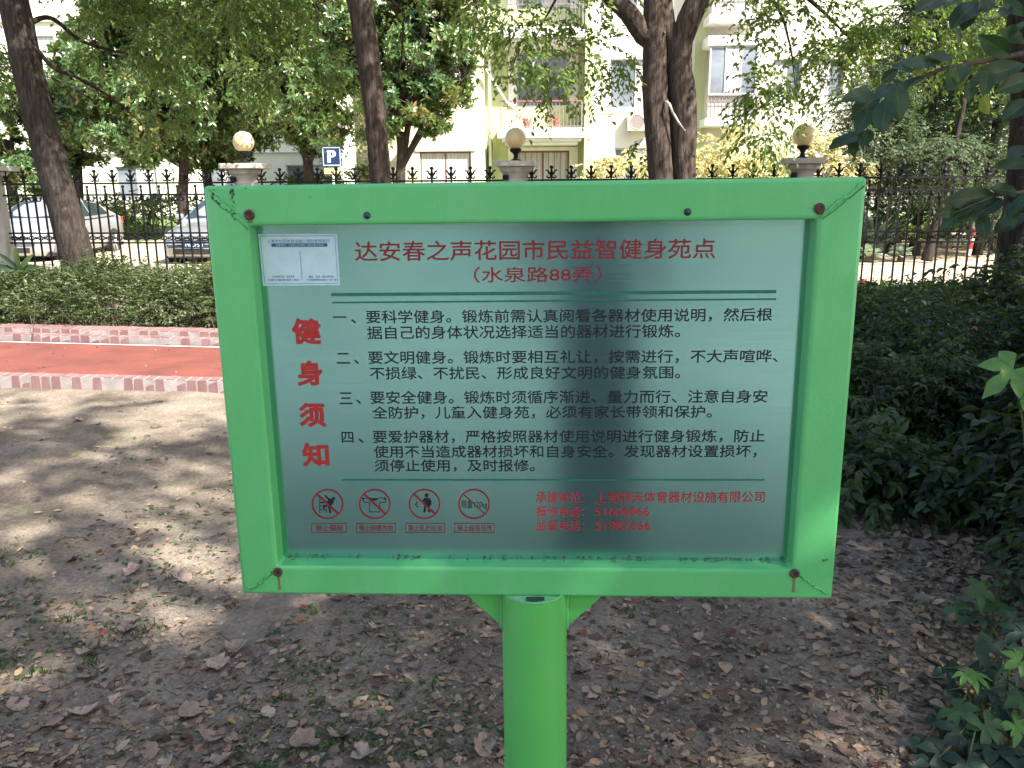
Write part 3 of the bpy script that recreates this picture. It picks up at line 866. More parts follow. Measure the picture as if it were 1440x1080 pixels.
PITCHX = .13
def picket_mesh(tall):
    a = MB(); w = .0105
    if tall:
        a.box(-w, w, -w, w, .05, 1.67)
    else:
        a.box(-w, w, -w, w, .05, 1.535); a.lathe([(.002, 1.53), (.014, 1.535), (.009, 1.55), (.02, 1.565), (.022, 1.578), (.012, 1.592), (.002, 1.596)], 10)
    a.lathe([(.002, .028), (.014, .034), (.018, .046), (.012, .058), (.002, .06)], 8)
    return a.mesh("picket")
def finial_mesh():
    a = MB()
    a.lathe([(.002, 1.642), (.024, 1.645), (.018, 1.665), (.024, 1.69), (.03, 1.71), (.016, 1.735), (.013, 1.765), (.024, 1.775), (.027, 1.79), (.018, 1.805), (.002, 1.81)], 10)
    for s_ in (-1, 1):
        a.tube([(s_ * .01, 0, 1.69), (s_ * .035, 0, 1.715), (s_ * .05, 0, 1.745), (s_ * .068, 0, 1.752), (s_ * .075, 0, 1.742)], [.013, .013, .011, .011, .008], 7)
        a.tube([(s_ * .01, 0, 1.66), (s_ * .04, 0, 1.648), (s_ * .058, 0, 1.655), (s_ * .062, 0, 1.672), (s_ * .05, 0, 1.68)], [.011, .011, .01, .009, .007], 7)
    return a.mesh("finial")
def scroll_mesh():
    a = MB()
    for s_ in (-1, 1):
        a.tube([(s_ * .006, 0, 1.455)] + [(s_ * (.052 + .036 * math.cos(t_)), 0, 1.412 + .034 * math.sin(t_)) for t_ in [2.6 + q_ * .62 for q_ in range(8)]], [.01] * 7 + [.013, .013], 6)
    a.lathe([(.002, 1.375), (.016, 1.39), (.024, 1.42), (.016, 1.45), (.002, 1.46)], 8)
    return a.mesh("scroll")
def ring_band_mesh(n):
    a = MB()
    for k in range(n):
        x = (k + .5) * PITCHX
        a.torus((x, 0, .861), .034, .0075, 12, 5)
        a.lathe([(.002, .84), (.014, .846), (.019, .861), (.014, .876), (.002, .882)], 8, (x + PITCHX / 2, 0, 0))
        for s_ in (-1, 1):
            a.tube([(x + s_ * .03, 0, .885), (x + s_ * .055, 0, .868), (x + s_ * .055, 0, .854), (x + s_ * .03, 0, .837)], .006, 5)
    return a.mesh("ring_band")
LP = DP.length - .3
NP = 26
PITCHX = LP / NP
meshes = {"t": picket_mesh(True), "s": picket_mesh(False), "f": finial_mesh(), "c": scroll_mesh(), "r": ring_band_mesh(NP)}
for z in (1.62, 1.462, .93, .793, .215):
    a = MB(); a.box(0, LP, -.016, .016, z - .012, z + .012); meshes[z] = a.mesh("rail")
FL = {0: "black iron fence panel in front of the silver cars", 1: "black iron fence panel between the parking sign pillar and the balcony pillar", 2: "black iron fence panel crossed by the twin trunked tree", 3: "black iron fence panel in front of the spiky agaves"}
for k in range(4):
    q = pil(k) + DP.normalized() * .15
    f = empty("iron_fence", q, FA, FL[k], "fence", "fence panels between the pillars")
    for z in (1.62, 1.462, .93, .793, .215): link("rail", meshes[z], M_iron, f)
    link("ring_band", meshes["r"], M_iron, f)
    for j in range(NP):
        tall = j % 2 == 0
        p_ = link("picket", meshes["t" if tall else "s"], M_iron, f); p_.location.x = (j + .5) * PITCHX
        if tall:
            link("finial", meshes["f"], M_iron, p_)
        else:
            s_ = link("scroll", meshes["c"], M_iron, f); s_.location.x = (j + .5) * PITCHX

# ------------------------------------------------------------------ trees
def mat_bark(name, c1, c2, sc=1.0):
    m, N, L, P = newmat(name)
    co = objco(N)
    c = ramp(N, L, noise(N, L, co, 9 * sc, 9, .7, (1, 1, .28)), [(.3, c1), (.7, c2)])
    ridge = noise(N, L, co, 28 * sc, 5, .6, (1, 1, .16))
    c = mixc(N, L, .75, c, ramp(N, L, ridge, [(.38, .3), (.58, 1.1)]), 'MULTIPLY')
    lich = ramp(N, L, noise(N, L, co, 3.5, 7, .7), [(.6, 0.), (.72, .5)])
    c = mixc(N, L, lich, c, (.16, .15, .12))
    L.new(c, P.inputs["Base Color"]); P.inputs["Roughness"].default_value = .92; P.inputs["Specular IOR Level"].default_value = .2
    bump(N, L, P, ridge, 1.0, .03)
    return m
M_bark = mat_bark("camphor_bark", (.035, .026, .02), (.105, .078, .064))
M_bark2 = mat_bark("dark_bark", (.025, .02, .016), (.06, .047, .04), 1.3)
M_bark3 = mat_bark("shade_toned_bark", (.03, .022, .018), (.085, .062, .052))  # darker camphor bark for the straight trunk, tree shade put into its colour
M_twig = nmat("twig_bark", (.05, .04, .03), (.1, .08, .055), 30, .85, bmp=.2)
M_camphor = leafmat("camphor_leaves", [(.028, .055, .014), (.05, .095, .022), (.085, .135, .03), (.14, .19, .045)], .38, .45, (.33, .5, .07))
M_magnolia = leafmat("magnolia_leaves", [(.022, .055, .018), (.045, .095, .03), (.075, .135, .042), (.11, .165, .055), (.3, .17, .05)], .28, .25, (.35, .48, .06), .6)
M_conifer = leafmat("juniper_leaves", [(.03, .055, .03), (.06, .09, .05), (.1, .13, .075)], .7, .25, (.2, .3, .1), .2)
M_yellow = leafmat("yellow_leaves", [(.34, .33, .13), (.5, .46, .22), (.66, .6, .36)], .5, .45, (.75, .7, .35), .4)
M_shade = leafmat("shade_leaves", [(.02, .05, .014), (.04, .08, .02), (.07, .12, .03)], .4, .35, (.3, .42, .05))

def tree(name, base, limbs, label, cat, group=None, bark=M_bark):
    """limbs: list of (path, radii); the first is the trunk"""
    t = wthing(name, base, label, cat, group)
    for k, (path, rad) in enumerate(limbs):
        mb = MB(); bark_tube(mb, path, rad, 22 if rad[0] > .08 else 10)
        mb.build("trunk" if k == 0 else "limb", bark, t, smooth=True)
    return t
def camphor_crown(t, blobs, per, leaf=.075, m=9, rg=rng, mat=None, wid=.55, ln=(.22, .55), droop=.45, detail=0):
    parts, tw = [], []
    for c, r in blobs:
        vol = r[0] * r[1] * r[2]
        n = int(2.2 * per * vol ** .7)
        p, d, tn = clumped(n, c, r, rg, k=max(8, int(n / 26)), sig=.16)
        d = nrm(d + rg.normal(0, .5, d.shape)); l_ = rg.uniform(*ln, n)
        parts.append(sprays(p, d, l_, m, leaf, leaf * wid, droop, rg=rg, tone=.25 + .5 * tn, detail=detail))
        tw.append(thin(p, d, l_, np.full(n, droop), .0032))
    foliage("crown", parts, mat or M_camphor, t)
    foliage("twigs", tw, M_twig, t)

def lift(px, py, Y, z=None):
    v = at(px, py, Y)
    if z is not None: v.z = z
    return v
# 1 leaning trunk at the left
rg1 = np.random.default_rng(11)
Y1 = 11.0
b = lift(128, 425, Y1, -.05)
tr = [b, at(118, 400, Y1), at(100, 330, Y1), at(70, 220, Y1), at(42, 110, Y1), at(18, 0, Y1)]
top = tr[-1]
tr += [top + Vector((-.35, .2, 1.6)), top + Vector((-.5, .3, 3.4))]
t1 = tree("camphor_tree", b, [(tr, [.25, .22, .2, .195, .18, .17, .14, .08]),
     ([at(45, 60, Y1), at(75, 95, Y1 + .1), at(110, 110, Y1 + .4), at(160, 140, Y1 + .8), at(200, 175, Y1 + 1)], [.03, .025, .02, .015, .006]),
     ([at(30, 40, Y1), at(70, 25, Y1 + .3), at(120, 60, Y1 + .6), at(200, 80, Y1 + 1.2)], [.04, .03, .02, .008]),
     ([top, top + Vector((1.2, .2, .9)), top + Vector((2.6, .6, 1.3))], [.1, .07, .03]),
     ([top + Vector((-.35, .2, 1.6)), top + Vector((-1.6, .6, 2.6)), top + Vector((-2.8, .2, 3.4))], [.1, .07, .03])],
     "dark camphor tree leaning left in front of the iron fence", "tree", bark=M_bark2)  # dark bark here holds the shade of the crowns in its colour
camphor_crown(t1, [((top.x + .8, 11.4, 7.2), (2.6, 2., 1.6)), ((top.x - 1.2, 11.2, 8.2), (2.2, 2., 1.5)), ((-4.6, 11.6, 5.1), (2.1, 1.3, .95)), ((-3.2, 11.9, 4.6), (1.3, .9, .8)), ((-6.0, 12, 4.6), (.7, .7, .5)), ((-5.2, 12.1, 3.55), (.9, .8, .55)), ((-3.7, 11.9, 4.0), (1.1, .8, .75)), ((-2.9, 11.7, 3.1), (.7, .6, .45)), ((-7.4, 11.6, 3.3), (.7, .8, .7)), ((-4.9, 12.0, 2.5), (.45, .4, .3)), ((-4.2, 8.7, 6.6), (1.9, 1.6, .9)), ((-3.2, 9.4, 6.2), (1.2, 1., .7))], 210, .07, 9, rg1)  # the two blobs nearer the camera are unseen, added to shade the trunk
# 2 straight trunk left of the balcony
Y2 = 10.95
b = lift(541, 420, Y2, -.05)
tr = [b, at(540, 330, Y2), at(535, 250, Y2), at(524, 130, Y2), at(505, 0, Y2)]
top = tr[-1]
tr += [top + Vector((-.3, .1, 1.7)), top + Vector((-.2, .2, 3.2))]
t2 = tree("camphor_tree", b, [(tr, [.18, .14, .13, .135, .15, .12, .06]),
     ([at(512, 40, Y2) , at(500, -20, Y2 + .3), at(560, 10, Y2 + .6), at(566, 60, Y2 + .9), at(560, 110, Y2 + 1)], [.03, .025, .02, .014, .006]),
     ([top, top + Vector((1.1, .4, 1.)), top + Vector((2.2, .3, 1.4))], [.1, .06, .02]), ([top, top + Vector((-1.2, .4, .9)), top + Vector((-2.2, .6, 1.5))], [.1, .06, .02])],
     "slender straight camphor tree between the parking sign and the balcony house", "tree", bark=M_bark3)
rg2 = np.random.default_rng(12)
camphor_crown(t2, [((top.x + .4, 11.2, 7.4), (2.3, 1.9, 1.5)), ((-2.9, 11.3, 4.55), (1.0, .9, .6)), ((-1.5, 11.5, 4.4), (.6, .6, .35)), ((-2.1, 11.9, 2.9), (.35, .4, .5)), ((1.1, 8.5, 6.6), (1.3, 1.2, .7))], 200, .07, 9, rg2)  # last blob hangs unseen overhead, added to shade the straight trunk
# 3 twin trunk right of the balcony
Y3 = 10.4
b = lift(944, 430, Y3, -.05)
l_ = [b + Vector((-.12, 0, 0)), at(928, 330, Y3), at(929, 250, Y3), at(922, 150, Y3), at(921, 60, Y3), at(922, 0, Y3)]
r_ = [b + Vector((.12, .05, 0)), at(962, 330, Y3 + .05), at(961, 250, Y3 + .05), at(960, 150, Y3 + .05), at(955, 70, Y3), at(985, -10, Y3 - .1)]
lt, rt = l_[-1], r_[-1]
l_ += [lt + Vector((.05, .1, 1.5)), lt + Vector((-.1, .2, 3))]
r_ += [rt + Vector((.5, .1, 1.3)), rt + Vector((.9, .1, 2.6))]
t3 = tree("camphor_tree", b, [(l_, [.2, .165, .15, .15, .14, .14, .12, .06]), (r_, [.2, .16, .145, .17, .15, .13, .1, .05]),
     ([at(926, 62, Y3), at(905, 48, Y3), at(885, 20, Y3 - .05), at(855, -10, Y3 - .1), at(800, -70, Y3 - .1), at(700, -120, Y3)], [.13, .12, .11, .1, .07, .03]),
     ([at(952, 80, Y3), at(940, 40, Y3), at(935, -10, Y3 + .1)], [.1, .09, .08]),
     ([at(985, -10, Y3 - .1), at(1060, -60, Y3 - .1), at(1150, -90, Y3)], [.09, .06, .03]),
     ([at(1000, -60, Y3), at(1085, 0, Y3 + .2), at(1110, 60, Y3 + .3), at(1118, 120, Y3 + .3)], [.03, .02, .013, .005]),
     ([at(860, -20, Y3), at(800, -20, Y3 + .2), at(770, 20, Y3 + .4), at(750, 60, Y3 + .4)], [.03, .02, .013, .005]),
     ([at(1060, -60, Y3), at(1150, 10, Y3 + .2), at(1200, 60, Y3 + .3)], [.03, .02, .007])],
     "twin trunked camphor tree with a thin pale shoot right of the balcony", "tree")
sh = MB(); sh.tube([at(936, 143, Y3 - .14), at(941, 146, Y3 - .2), at(946, 158, Y3 - .2), at(954, 172, Y3 - .2), at(963, 184, Y3 - .16)], [.018, .017, .016, .014, .01], 8)
sh.build("pale_shoot", nmat("pale_shoot", (.35, .31, .25), (.5, .45, .38), 30, .8), t3, smooth=True)
rg3 = np.random.default_rng(13)
def hang(px, py, Y, rx, rz, ry=.5): 
    v = at(px, py, Y); return ((v.x, v.y, v.z), (rx, ry, rz))
camphor_crown(t3, [((1.5, 10.6, 7.2), (2.5, 1.9, 1.5)), ((4.0, 10.3, 6.9), (2.4, 1.8, 1.5)), hang(770, 5, Y3 + .3, 1.0, .4), hang(790, 85, Y3 + .4, .7, .22), hang(770, 118, Y3 + .5, .36, .16), hang(865, 70, Y3 + .4, .4, .2), hang(720, 60, Y3 + .4, .35, .35),
    hang(1080, 10, Y3 + .2, .8, .35), hang(1085, 90, Y3 + .2, .45, .5), hang(1082, 150, Y3 + .2, .3, .33), hang(1062, 190, Y3 + .2, .18, .16), hang(1180, 40, Y3 + .3, .7, .5), hang(1165, 95, Y3 + .3, .5, .3), hang(1270, 20, Y3 + .3, .7, .45), hang(1370, 30, Y3, .6, .5), hang(905, 190, Y3 + .3, .14, .16, .2)], 170, .08, 8, rg3)
# 4 dark trunk at the right edge
Y4 = 9.4
b = lift(1434, 470, Y4, -.05)
tr = [b, at(1433, 400, Y4), at(1444, 250, Y4), at(1448, 120, Y4), at(1446, 0, Y4)]
top = tr[-1]
tr += [top + Vector((.1, .1, 1.8)), top + Vector((0, .2, 3.2))]
t4 = tree("camphor_tree", b, [(tr, [.3, .27, .2, .18, .18, .14, .07]), ([top, top + Vector((-1.1, .2, .9)), top + Vector((-2, .3, 1.2))], [.1, .06, .02])],
     "dark thick trunked tree at the photo's right edge before the fence", "tree", bark=M_bark2)
camphor_crown(t4, [((top.x - .2, 9.5, 7), (2.4, 1.9, 1.5)), hang(1400, 60, 9.8, .5, .6), hang(1330, 25, 9.9, .55, .3)], 190, .075, 8, np.random.default_rng(14))

# magnolias beyond the road
def magnolia(px, Y, wob, blobs, label, seed, tr=.16):
    rg = np.random.default_rng(seed)
    b = at(px, 300, Y); b.z = -.06
    zt = 3.2
    limbs = [([b, b + Vector((wob * .3, 0, 1.2)), b + Vector((wob, .1, zt))], [tr * 1.25, tr, tr * .8])]
    for c, r in blobs:
        c = Vector(c)
        limbs.append(([b + Vector((wob * .8, .1, 2.2)), b.lerp(c, .6) + Vector((0, 0, .9)), c], [tr * .6, tr * .4, .03]))
    t = tree("magnolia_tree", b, limbs, label, "tree", "magnolia trees beyond the road", bark=M_bark2)
    parts, tw = [], []
    for c, r in blobs:
        n = int(420 * (r[0] * r[1] * r[2]) ** .67)
        p, d, tn = clumped(n, c, r, rg, k=max(10, n // 12), sig=.11, shell=.33)
        d = nrm(d + np.array([0, 0, .45]) + rg.normal(0, .35, d.shape))
        parts.append(whorls(p, d, 9, .2, .075, rg=rg, tone=.12 + .6 * tn, detail=1))
        l_ = rg.uniform(.3, .7, n)
        tw.append(thin(p - d * l_[:, None], d, l_, np.zeros(n), .012))
    foliage("crown", parts, M_magnolia, t); foliage("twigs", tw, M_twig, t)
def mb_(px, py, Y, rx, rz, ry=None):
    v = at(px, py, Y); return ((v.x, v.y, v.z), (rx, ry or rx, rz))
MG = lambda px, py, dy, rx, rz: mb_(px, py, 26.6 + dy, rx * 1.12, rz * 1.12)
magnolia(255, 26.6, .3, [MG(250, 130, 0, 1.9, 1.5), MG(190, 190, -.4, 1.3, .8), MG(230, 0, .2, 2.1, 1.5), MG(150, 90, -.2, 1.4, 1.2)], "dense magnolia tree straight behind the leaning trunk, russet leaf undersides", 21)
magnolia(440, 26.3, -.1, [MG(400, 120, -.4, 1.7, 1.3), MG(360, 20, -.4, 1.8, 1.4), MG(450, 180, -.5, 1.1, .65), MG(470, 60, -.3, 1.6, 1.3)], "bushy magnolia tree above the blue parking sign", 22)
magnolia(560, 25.8, .2, [MG(600, 60, -.8, 1.35, 1.2), MG(560, 140, -.9, 1.2, .85), MG(635, 110, -1, .75, .8), MG(610, -40, -.8, 1.6, 1.2), MG(612, 168, -1, .5, .4)], "sunlit magnolia tree in front of the cream house wall", 23)
magnolia(110, 27.6, .2, [MG(110, 180, 1, 1.3, .9), MG(60, 240, .6, 1., .7), MG(80, 140, 1.3, 1., .8)], "low magnolia tree between the leaning trunk and the end pillar", 24)
magnolia(300, 29, -.2, [MG(310, 190, 2.3, 1.6, 1.0), MG(330, 70, 2.5, 1.9, 1.6)], "rearmost magnolia tree, deep in shade behind its neighbours", 25)
magnolia(20, 28.6, .1, [MG(20, 150, 2, .8, .8), MG(0, 220, 2, 1.0, .7)], "small magnolia tree half hidden by the end pillar", 26)

# junipers and small trees beyond the fence at the right
def juniper(px, Y, h, w, label, seed):
    rg = np.random.default_rng(seed)
    b = at(px, 300, Y); b.z = -.02
    t = tree("juniper_tree", b, [([b, b + Vector((.1, 0, h * .5)), b + Vector((0, .1, h * .95))], [.12, .09, .02])] +
             [([b + Vector((.05, 0, h * f)), b + Vector((w * .5 * math.cos(a), w * .5 * math.sin(a), h * f + .4)), b + Vector((w * .9 * math.cos(a), w * .9 * math.sin(a), h * f + .6))], [.05, .035, .01]) for f, a in ((.25, 3.5), (.4, 5.9), (.5, 2.9), (.62, 4.6))],
             label, "tree", "grey green junipers in the garden", bark=M_bark2)
    n = int(2600 * w * h / 6)
    f = rg.random(n) ** .8
    th = rg.random(n) * 6.283
    rr = w * (1 - .75 * np.abs(f - .35) / .65) * rg.random(n) ** .4 * (1 + .35 * np.sin(th * 3 + f * 9))
    p = np.stack([b.x + rr * np.cos(th), b.y + rr * np.sin(th), b.z + h * (.12 + .9 * f)], 1)
    d = np.stack([np.cos(th), np.sin(th), .6 + 0 * th], 1) + rg.normal(0, .4, (n, 3))
    tn = vnoise(p[:, 0] * 2.5, p[:, 2] * 2.5)
    foliage("crown", [sprays(p, nrm(d), rg.uniform(.25, .55, n), 12, .08, .03, .25, rg=rg, tone=tn)], M_conifer, t)
juniper(1230, 19, 3.6, 1.1, "thin juniper nearest the pale yellow bush", 31)
juniper(1290, 20.5, 6.2, 1.7, "tall juniper rising behind the agaves", 32)
juniper(1380, 18.5, 4.2, 1.5, "broad juniper next to the dark trunk at the edge", 33)
juniper(1330, 23.5, 6.8, 1.9, "rearmost juniper, filling the gap between the other two", 34)
juniper(1640, 20, 6.5, 2.0, "tall juniper outside the photo at the right, beyond the fence", 35)
juniper(1900, 21, 7, 2.3, "broad juniper outside the photo at the far right, beyond the fence", 36)
def small_tree(px, Y, wob, r0, label, seed, blobs):
    rg = np.random.default_rng(seed)
    b = at(px, 300, Y); b.z = -.02
    t = tree("garden_tree", b, [([b, b + Vector((wob * .4, 0, .9)), b + Vector((wob, .1, 2.2)), b + Vector((wob * 1.4, .1, 3.4))], [r0 * 1.3, r0, r0 * .8, .03])] +
             [([b + Vector((wob, .1, 2.0)), Vector(c) * .6 + (b + Vector((wob, 0, 2))) * .4, Vector(c)], [r0 * .5, r0 * .35, .015]) for c, r in blobs], label, "tree", bark=M_bark2)
    camphor_crown(t, blobs, 190, .09, 8, rg, M_conifer if seed % 2 else M_camphor)
small_tree(1310, 17.2, .35, .09, "small bent tree behind the fence beside the red and white pole", 41, [mb_(1330, 215, 17.2, .7, .35), mb_(1290, 240, 17.4, .6, .3), mb_(1370, 230, 17, .5, .3)])
small_tree(1215, 17.8, -.1, .06, "slim tree behind the fence just right of the board", 43, [mb_(1215, 205, 17.8, .5, .4), mb_(1200, 150, 18, .6, .5)])
# pale yellow bush behind the fence
def bush(name, px, Y, blobs, label, mat, seed, leaf=.07, per=260, cat="bush", wid=.5, stems=9, detail=0):
    rg = np.random.default_rng(seed)
    b = at(px, 300, Y); b.z = -.06
    t = wthing(name, b, label, cat)
    mb = MB()
    for k in range(stems):
        c, r = blobs[k % len(blobs)]
        e = Vector(c) + Vector((rg.normal(0, .5) * r[0], rg.normal(0, .4) * r[1], rg.normal(0, .3) * r[2]))
        mb.tube([b + Vector((rg.normal(0, .15), rg.normal(0, .15), -.05)), b.lerp(e, .5) + Vector((rg.normal(0, .1), 0, .1)), e], [.025, .018, .006], 6)
    mb.build("stems", M_twig, t)
    parts = []
    for c, r in blobs:
        n = int(per * (r[0] * r[1] * r[2]) ** .67)
        p, d, tn = clumped(n, c, r, rg, k=max(8, n // 20), sig=.15)
        parts.append(sprays(p, nrm(d + rg.normal(0, .4, d.shape)), rg.uniform(.2, .5, n), 9, leaf, leaf * wid, .4, rg=rg, tone=.2 + .6 * tn, detail=detail))
    foliage("foliage", parts, mat, t)
    return t
bush("yellow_bush", 1030, 17.7, [mb_(1040, 215, 17.7, .95, .5, .7), mb_(1120, 225, 17.8, .75, .45, .6), mb_(1000, 240, 17.6, .7, .4, .6), mb_(1060, 260, 17.6, 1.1, .6, .6), mb_(1180, 240, 17.9, .5, .3, .5)], "sunlit pale yellow bush behind the fence right of the twin trunk", M_yellow, 51, .085, 800)
bush("yellow_bush", 880, 17.9, [mb_(880, 235, 17.9, .55, .4, .5), mb_(850, 250, 17.9, .4, .3, .4), mb_(890, 270, 17.9, .7, .5, .5)], "smaller pale yellow bush left of the twin trunk", M_yellow, 52, .085, 800)
# ------------------------------------------------------------------ trees behind and beside the camera, whose crowns shade the place
def shade_tree(x, y, h, blobs, label, seed, per=150, leaf=.11):
    rg = np.random.default_rng(seed)
    b = Vector((x, y, -.05))
    limbs = [([b, b + Vector((.1, 0, h * .35)), b + Vector((.1, .1, h * .7))], [.24, .2, .14])]
    for c, r in blobs:
        limbs.append(([b + Vector((.1, .1, h * .55)), b.lerp(Vector(c), .55) + Vector((0, 0, h * .3)), Vector(c)], [.1, .06, .02]))
    t = tree("shade_tree", b, limbs, label, "tree", None)
    camphor_crown(t, blobs, per, leaf, 9, rg, M_shade)
shade_tree(6.5, -3.2, 6, [((5.2, -2.2, 6.2), (2.6, 2.4, 1.3)), ((6.6, -.6, 6.8), (2.4, 2.2, 1.3)), ((4.2, -4.2, 6.3), (2.2, 2., 1.2)), ((2.4, -2.8, 6.3), (1.9, 2., 1.0)), ((7.4, .9, 6.1), (1.8, 1.8, .9)), ((3.9, -1.4, 9), (1.7, 1.4, .7)), ((1.9, -.8, 9), (1.4, 1.1, .45)), ((5.2, 1.4, 4.9), (1.5, 1.4, .6)), ((3.1, -1.5, 6.4), (.9, .9, .5))], "broad leafy tree behind the photographer, out of the photo", 61)
shade_tree(9.2, 3.0, 6, [((8.4, 1.8, 6.4), (2.4, 2.3, 1.3)), ((7.8, 4.2, 6.2), (2.2, 2.2, 1.2)), ((9.8, 5.2, 6.8), (2.3, 2., 1.3)), ((4.4, 3.6, 4.7), (1.6, 1.6, .55))], "broad leafy tree right of the shrubs, out of the photo", 62)

shade_tree(10.5, -1.2, 6, [((10.2, -.4, 7.6), (2.4, 2.3, 1.3)), ((9.2, -1.6, 7.4), (2.2, 2.2, 1.2)), ((11.8, 1.4, 7.6), (2.2, 2.2, 1.2))], "tall leafy tree outside the photo at the right, beyond the nearer shade tree", 65)
for x_, y_, z_, lab in ((-6, -15.2, 3.6, "added tree screening the sky behind the photographer, leftmost of the row"), (-1.5, -16, 3.9, "added tree screening the sky behind the photographer, left of the middle"), (2.6, -15.6, 3.7, "added tree screening the sky behind the photographer, right of the middle"), (7, -15, 3.8, "added tree screening the sky behind the photographer, rightmost of the row")):
    shade_tree(x_, y_, 5, [((x_, y_, z_), (2.6, 1.5, 2.0)), ((x_ + .8, y_, z_ + 1.6), (2.2, 1.4, 1.5))], lab, int(70 + x_ + 8), 110, .16)  # unseen row added to keep the sky out of the panel's reflection
# ------------------------------------------------------------------ hedges and shrubs
M_hedge = leafmat("hedge_leaves", [(.018, .034, .012), (.034, .052, .02), (.06, .08, .036), (.17, .19, .11)], .45, .3, (.3, .38, .08), .4)
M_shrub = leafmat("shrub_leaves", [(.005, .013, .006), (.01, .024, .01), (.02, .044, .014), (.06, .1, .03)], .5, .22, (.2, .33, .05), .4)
def hedge(x0, x1, yc, dy, hz, label, seed, mat, n, leaf=.045, gap=.0):
    rg = np.random.default_rng(seed)
    t = wthing("hedge", Vector(((x0 + x1) / 2, float(yc((x0 + x1) / 2)), 0)), label, "hedge")
    u = rg.random(n)
    x = x0 + (x1 - x0) * u
    yy = np.array([yc(v) for v in x])
    prof = vnoise(x * 1.3 + seed, yy * 0 + 3.1) * .5 + vnoise(x * 3.7 + seed, yy * 0) * .35 + .35
    a = rg.random(n) * math.pi
    s = rg.random(n) ** .3
    y = yy + dy * np.cos(a) * s
    z = hz * prof * (.1 + .9 * np.sin(a) * s) + .06
    p = np.stack([x, y, z], 1)
    d = np.stack([rg.normal(0, .5, n), np.cos(a) * 1., np.sin(a) + .3], 1) + rg.normal(0, .35, (n, 3))
    tn = .1 + .75 * vnoise(x * 3.1, z * 6 + y * 2)
    l_ = rg.uniform(.12, .3, n)
    foliage("foliage", [sprays(p, nrm(d), l_, 9, leaf, leaf * .5, .2, rg=rg, tone=tn, hang=.1)], mat, t)
    k = n // 5
    sx_ = x0 + (x1 - x0) * rg.random(k)
    S0 = np.stack([sx_, np.array([yc(v) for v in sx_]) + rg.normal(0, dy * .45, k), np.full(k, -.03)], 1)
    foliage("stems", [thin(S0, nrm(np.stack([rg.normal(0, .35, k), rg.normal(0, .45, k), np.ones(k)], 1)), rg.uniform(.25, hz, k), np.full(k, .1), .006)], M_twig, t)
yc = lambda x: path_far(x) + 1.25
hedge(-9.5, -4.4, yc, .8, .62, "clipped hedge at the foot of the leaning trunk, mostly in shade", 71, M_hedge, 5200)
hedge(-4.3, 1.9, yc, .72, .58, "pale variegated hedge left of the board behind the red path", 72, M_hedge, 6800)
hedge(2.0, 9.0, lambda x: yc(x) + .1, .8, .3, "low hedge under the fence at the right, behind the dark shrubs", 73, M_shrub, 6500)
hedge(-9, 9, lambda x: -16.5 + .02 * x, 1.0, 1.6, "added hedge behind the photographer, darkening the panel reflection", 74, M_shrub, 5000, leaf=.09)  # unseen, put in to darken what the steel panel mirrors
def shrub(x, y, r, h, label, seed, n, leaf=.06, mat=None, m=8):
    rg = np.random.default_rng(seed)
    b = Vector((x, y, soil_z(x, y)))
    t = wthing("shrub", b, label, "shrub", "dark shrubs along the right side")
    nst = 16
    mb = MB(); tips = []
    for k in range(nst):
        a = rg.random() * 6.283; q = r * (.25 + .7 * rg.random())
        e = b + Vector((q * math.cos(a), q * math.sin(a), h * (.5 + .5 * rg.random()) * (1 - .35 * (q / r) ** 2)))
        mid = b.lerp(e, .5) + Vector((rg.normal(0, .05), rg.normal(0, .05), .12 * h))
        mb.tube([b + Vector((rg.normal(0, .06), rg.normal(0, .06), -.04)), mid, e], [.012, .009, .004], 6)
        tips.append((np.array(mid), np.array(e)))
    mb.build("stems", M_twig, t)
    i = rg.integers(0, nst, n); f = rg.random(n) ** .6
    A, B = np.array([q[0] for q in tips]), np.array([q[1] for q in tips])
    p = A[i] * (1 - f[:, None]) + B[i] * f[:, None] + rg.normal(0, .085 * r / .6, (n, 3))
    p[:, 2] = np.maximum(p[:, 2], b.z + .05)
    d = nrm(p - np.array(b + Vector((0, 0, h * .3))) + rg.normal(0, .25, (n, 3)))
    foliage("foliage", [sprays(p, d, rg.uniform(.12, .34, n), m, leaf, leaf * .42, .45, rg=rg, tone=.15 + .7 * rg.random(nst)[i], hang=.25, detail=1)], mat or M_shrub, t)
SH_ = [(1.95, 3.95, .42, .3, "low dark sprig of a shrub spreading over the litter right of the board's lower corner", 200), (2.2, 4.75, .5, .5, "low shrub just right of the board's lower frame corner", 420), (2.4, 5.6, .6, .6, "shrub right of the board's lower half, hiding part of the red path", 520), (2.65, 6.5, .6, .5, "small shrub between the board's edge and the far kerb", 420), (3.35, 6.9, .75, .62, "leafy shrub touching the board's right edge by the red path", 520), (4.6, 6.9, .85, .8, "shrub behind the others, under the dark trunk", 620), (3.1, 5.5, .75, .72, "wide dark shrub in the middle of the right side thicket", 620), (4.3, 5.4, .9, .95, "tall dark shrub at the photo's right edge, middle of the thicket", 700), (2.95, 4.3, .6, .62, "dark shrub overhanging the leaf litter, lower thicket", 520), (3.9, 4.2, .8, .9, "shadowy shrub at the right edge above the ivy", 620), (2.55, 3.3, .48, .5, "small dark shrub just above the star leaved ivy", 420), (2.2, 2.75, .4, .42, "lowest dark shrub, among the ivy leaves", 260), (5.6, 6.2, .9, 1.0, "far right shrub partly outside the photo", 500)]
for k, (x, y, r, h, lab, n) in enumerate(SH_): shrub(x, y, r, h * (.8, 1.12, .95, 1.25)[k % 4], lab, 80 + k, int(n * (1.3, 1.7, 1.5)[k % 3]), (.075, .05, .062, .085, .055)[k % 5])

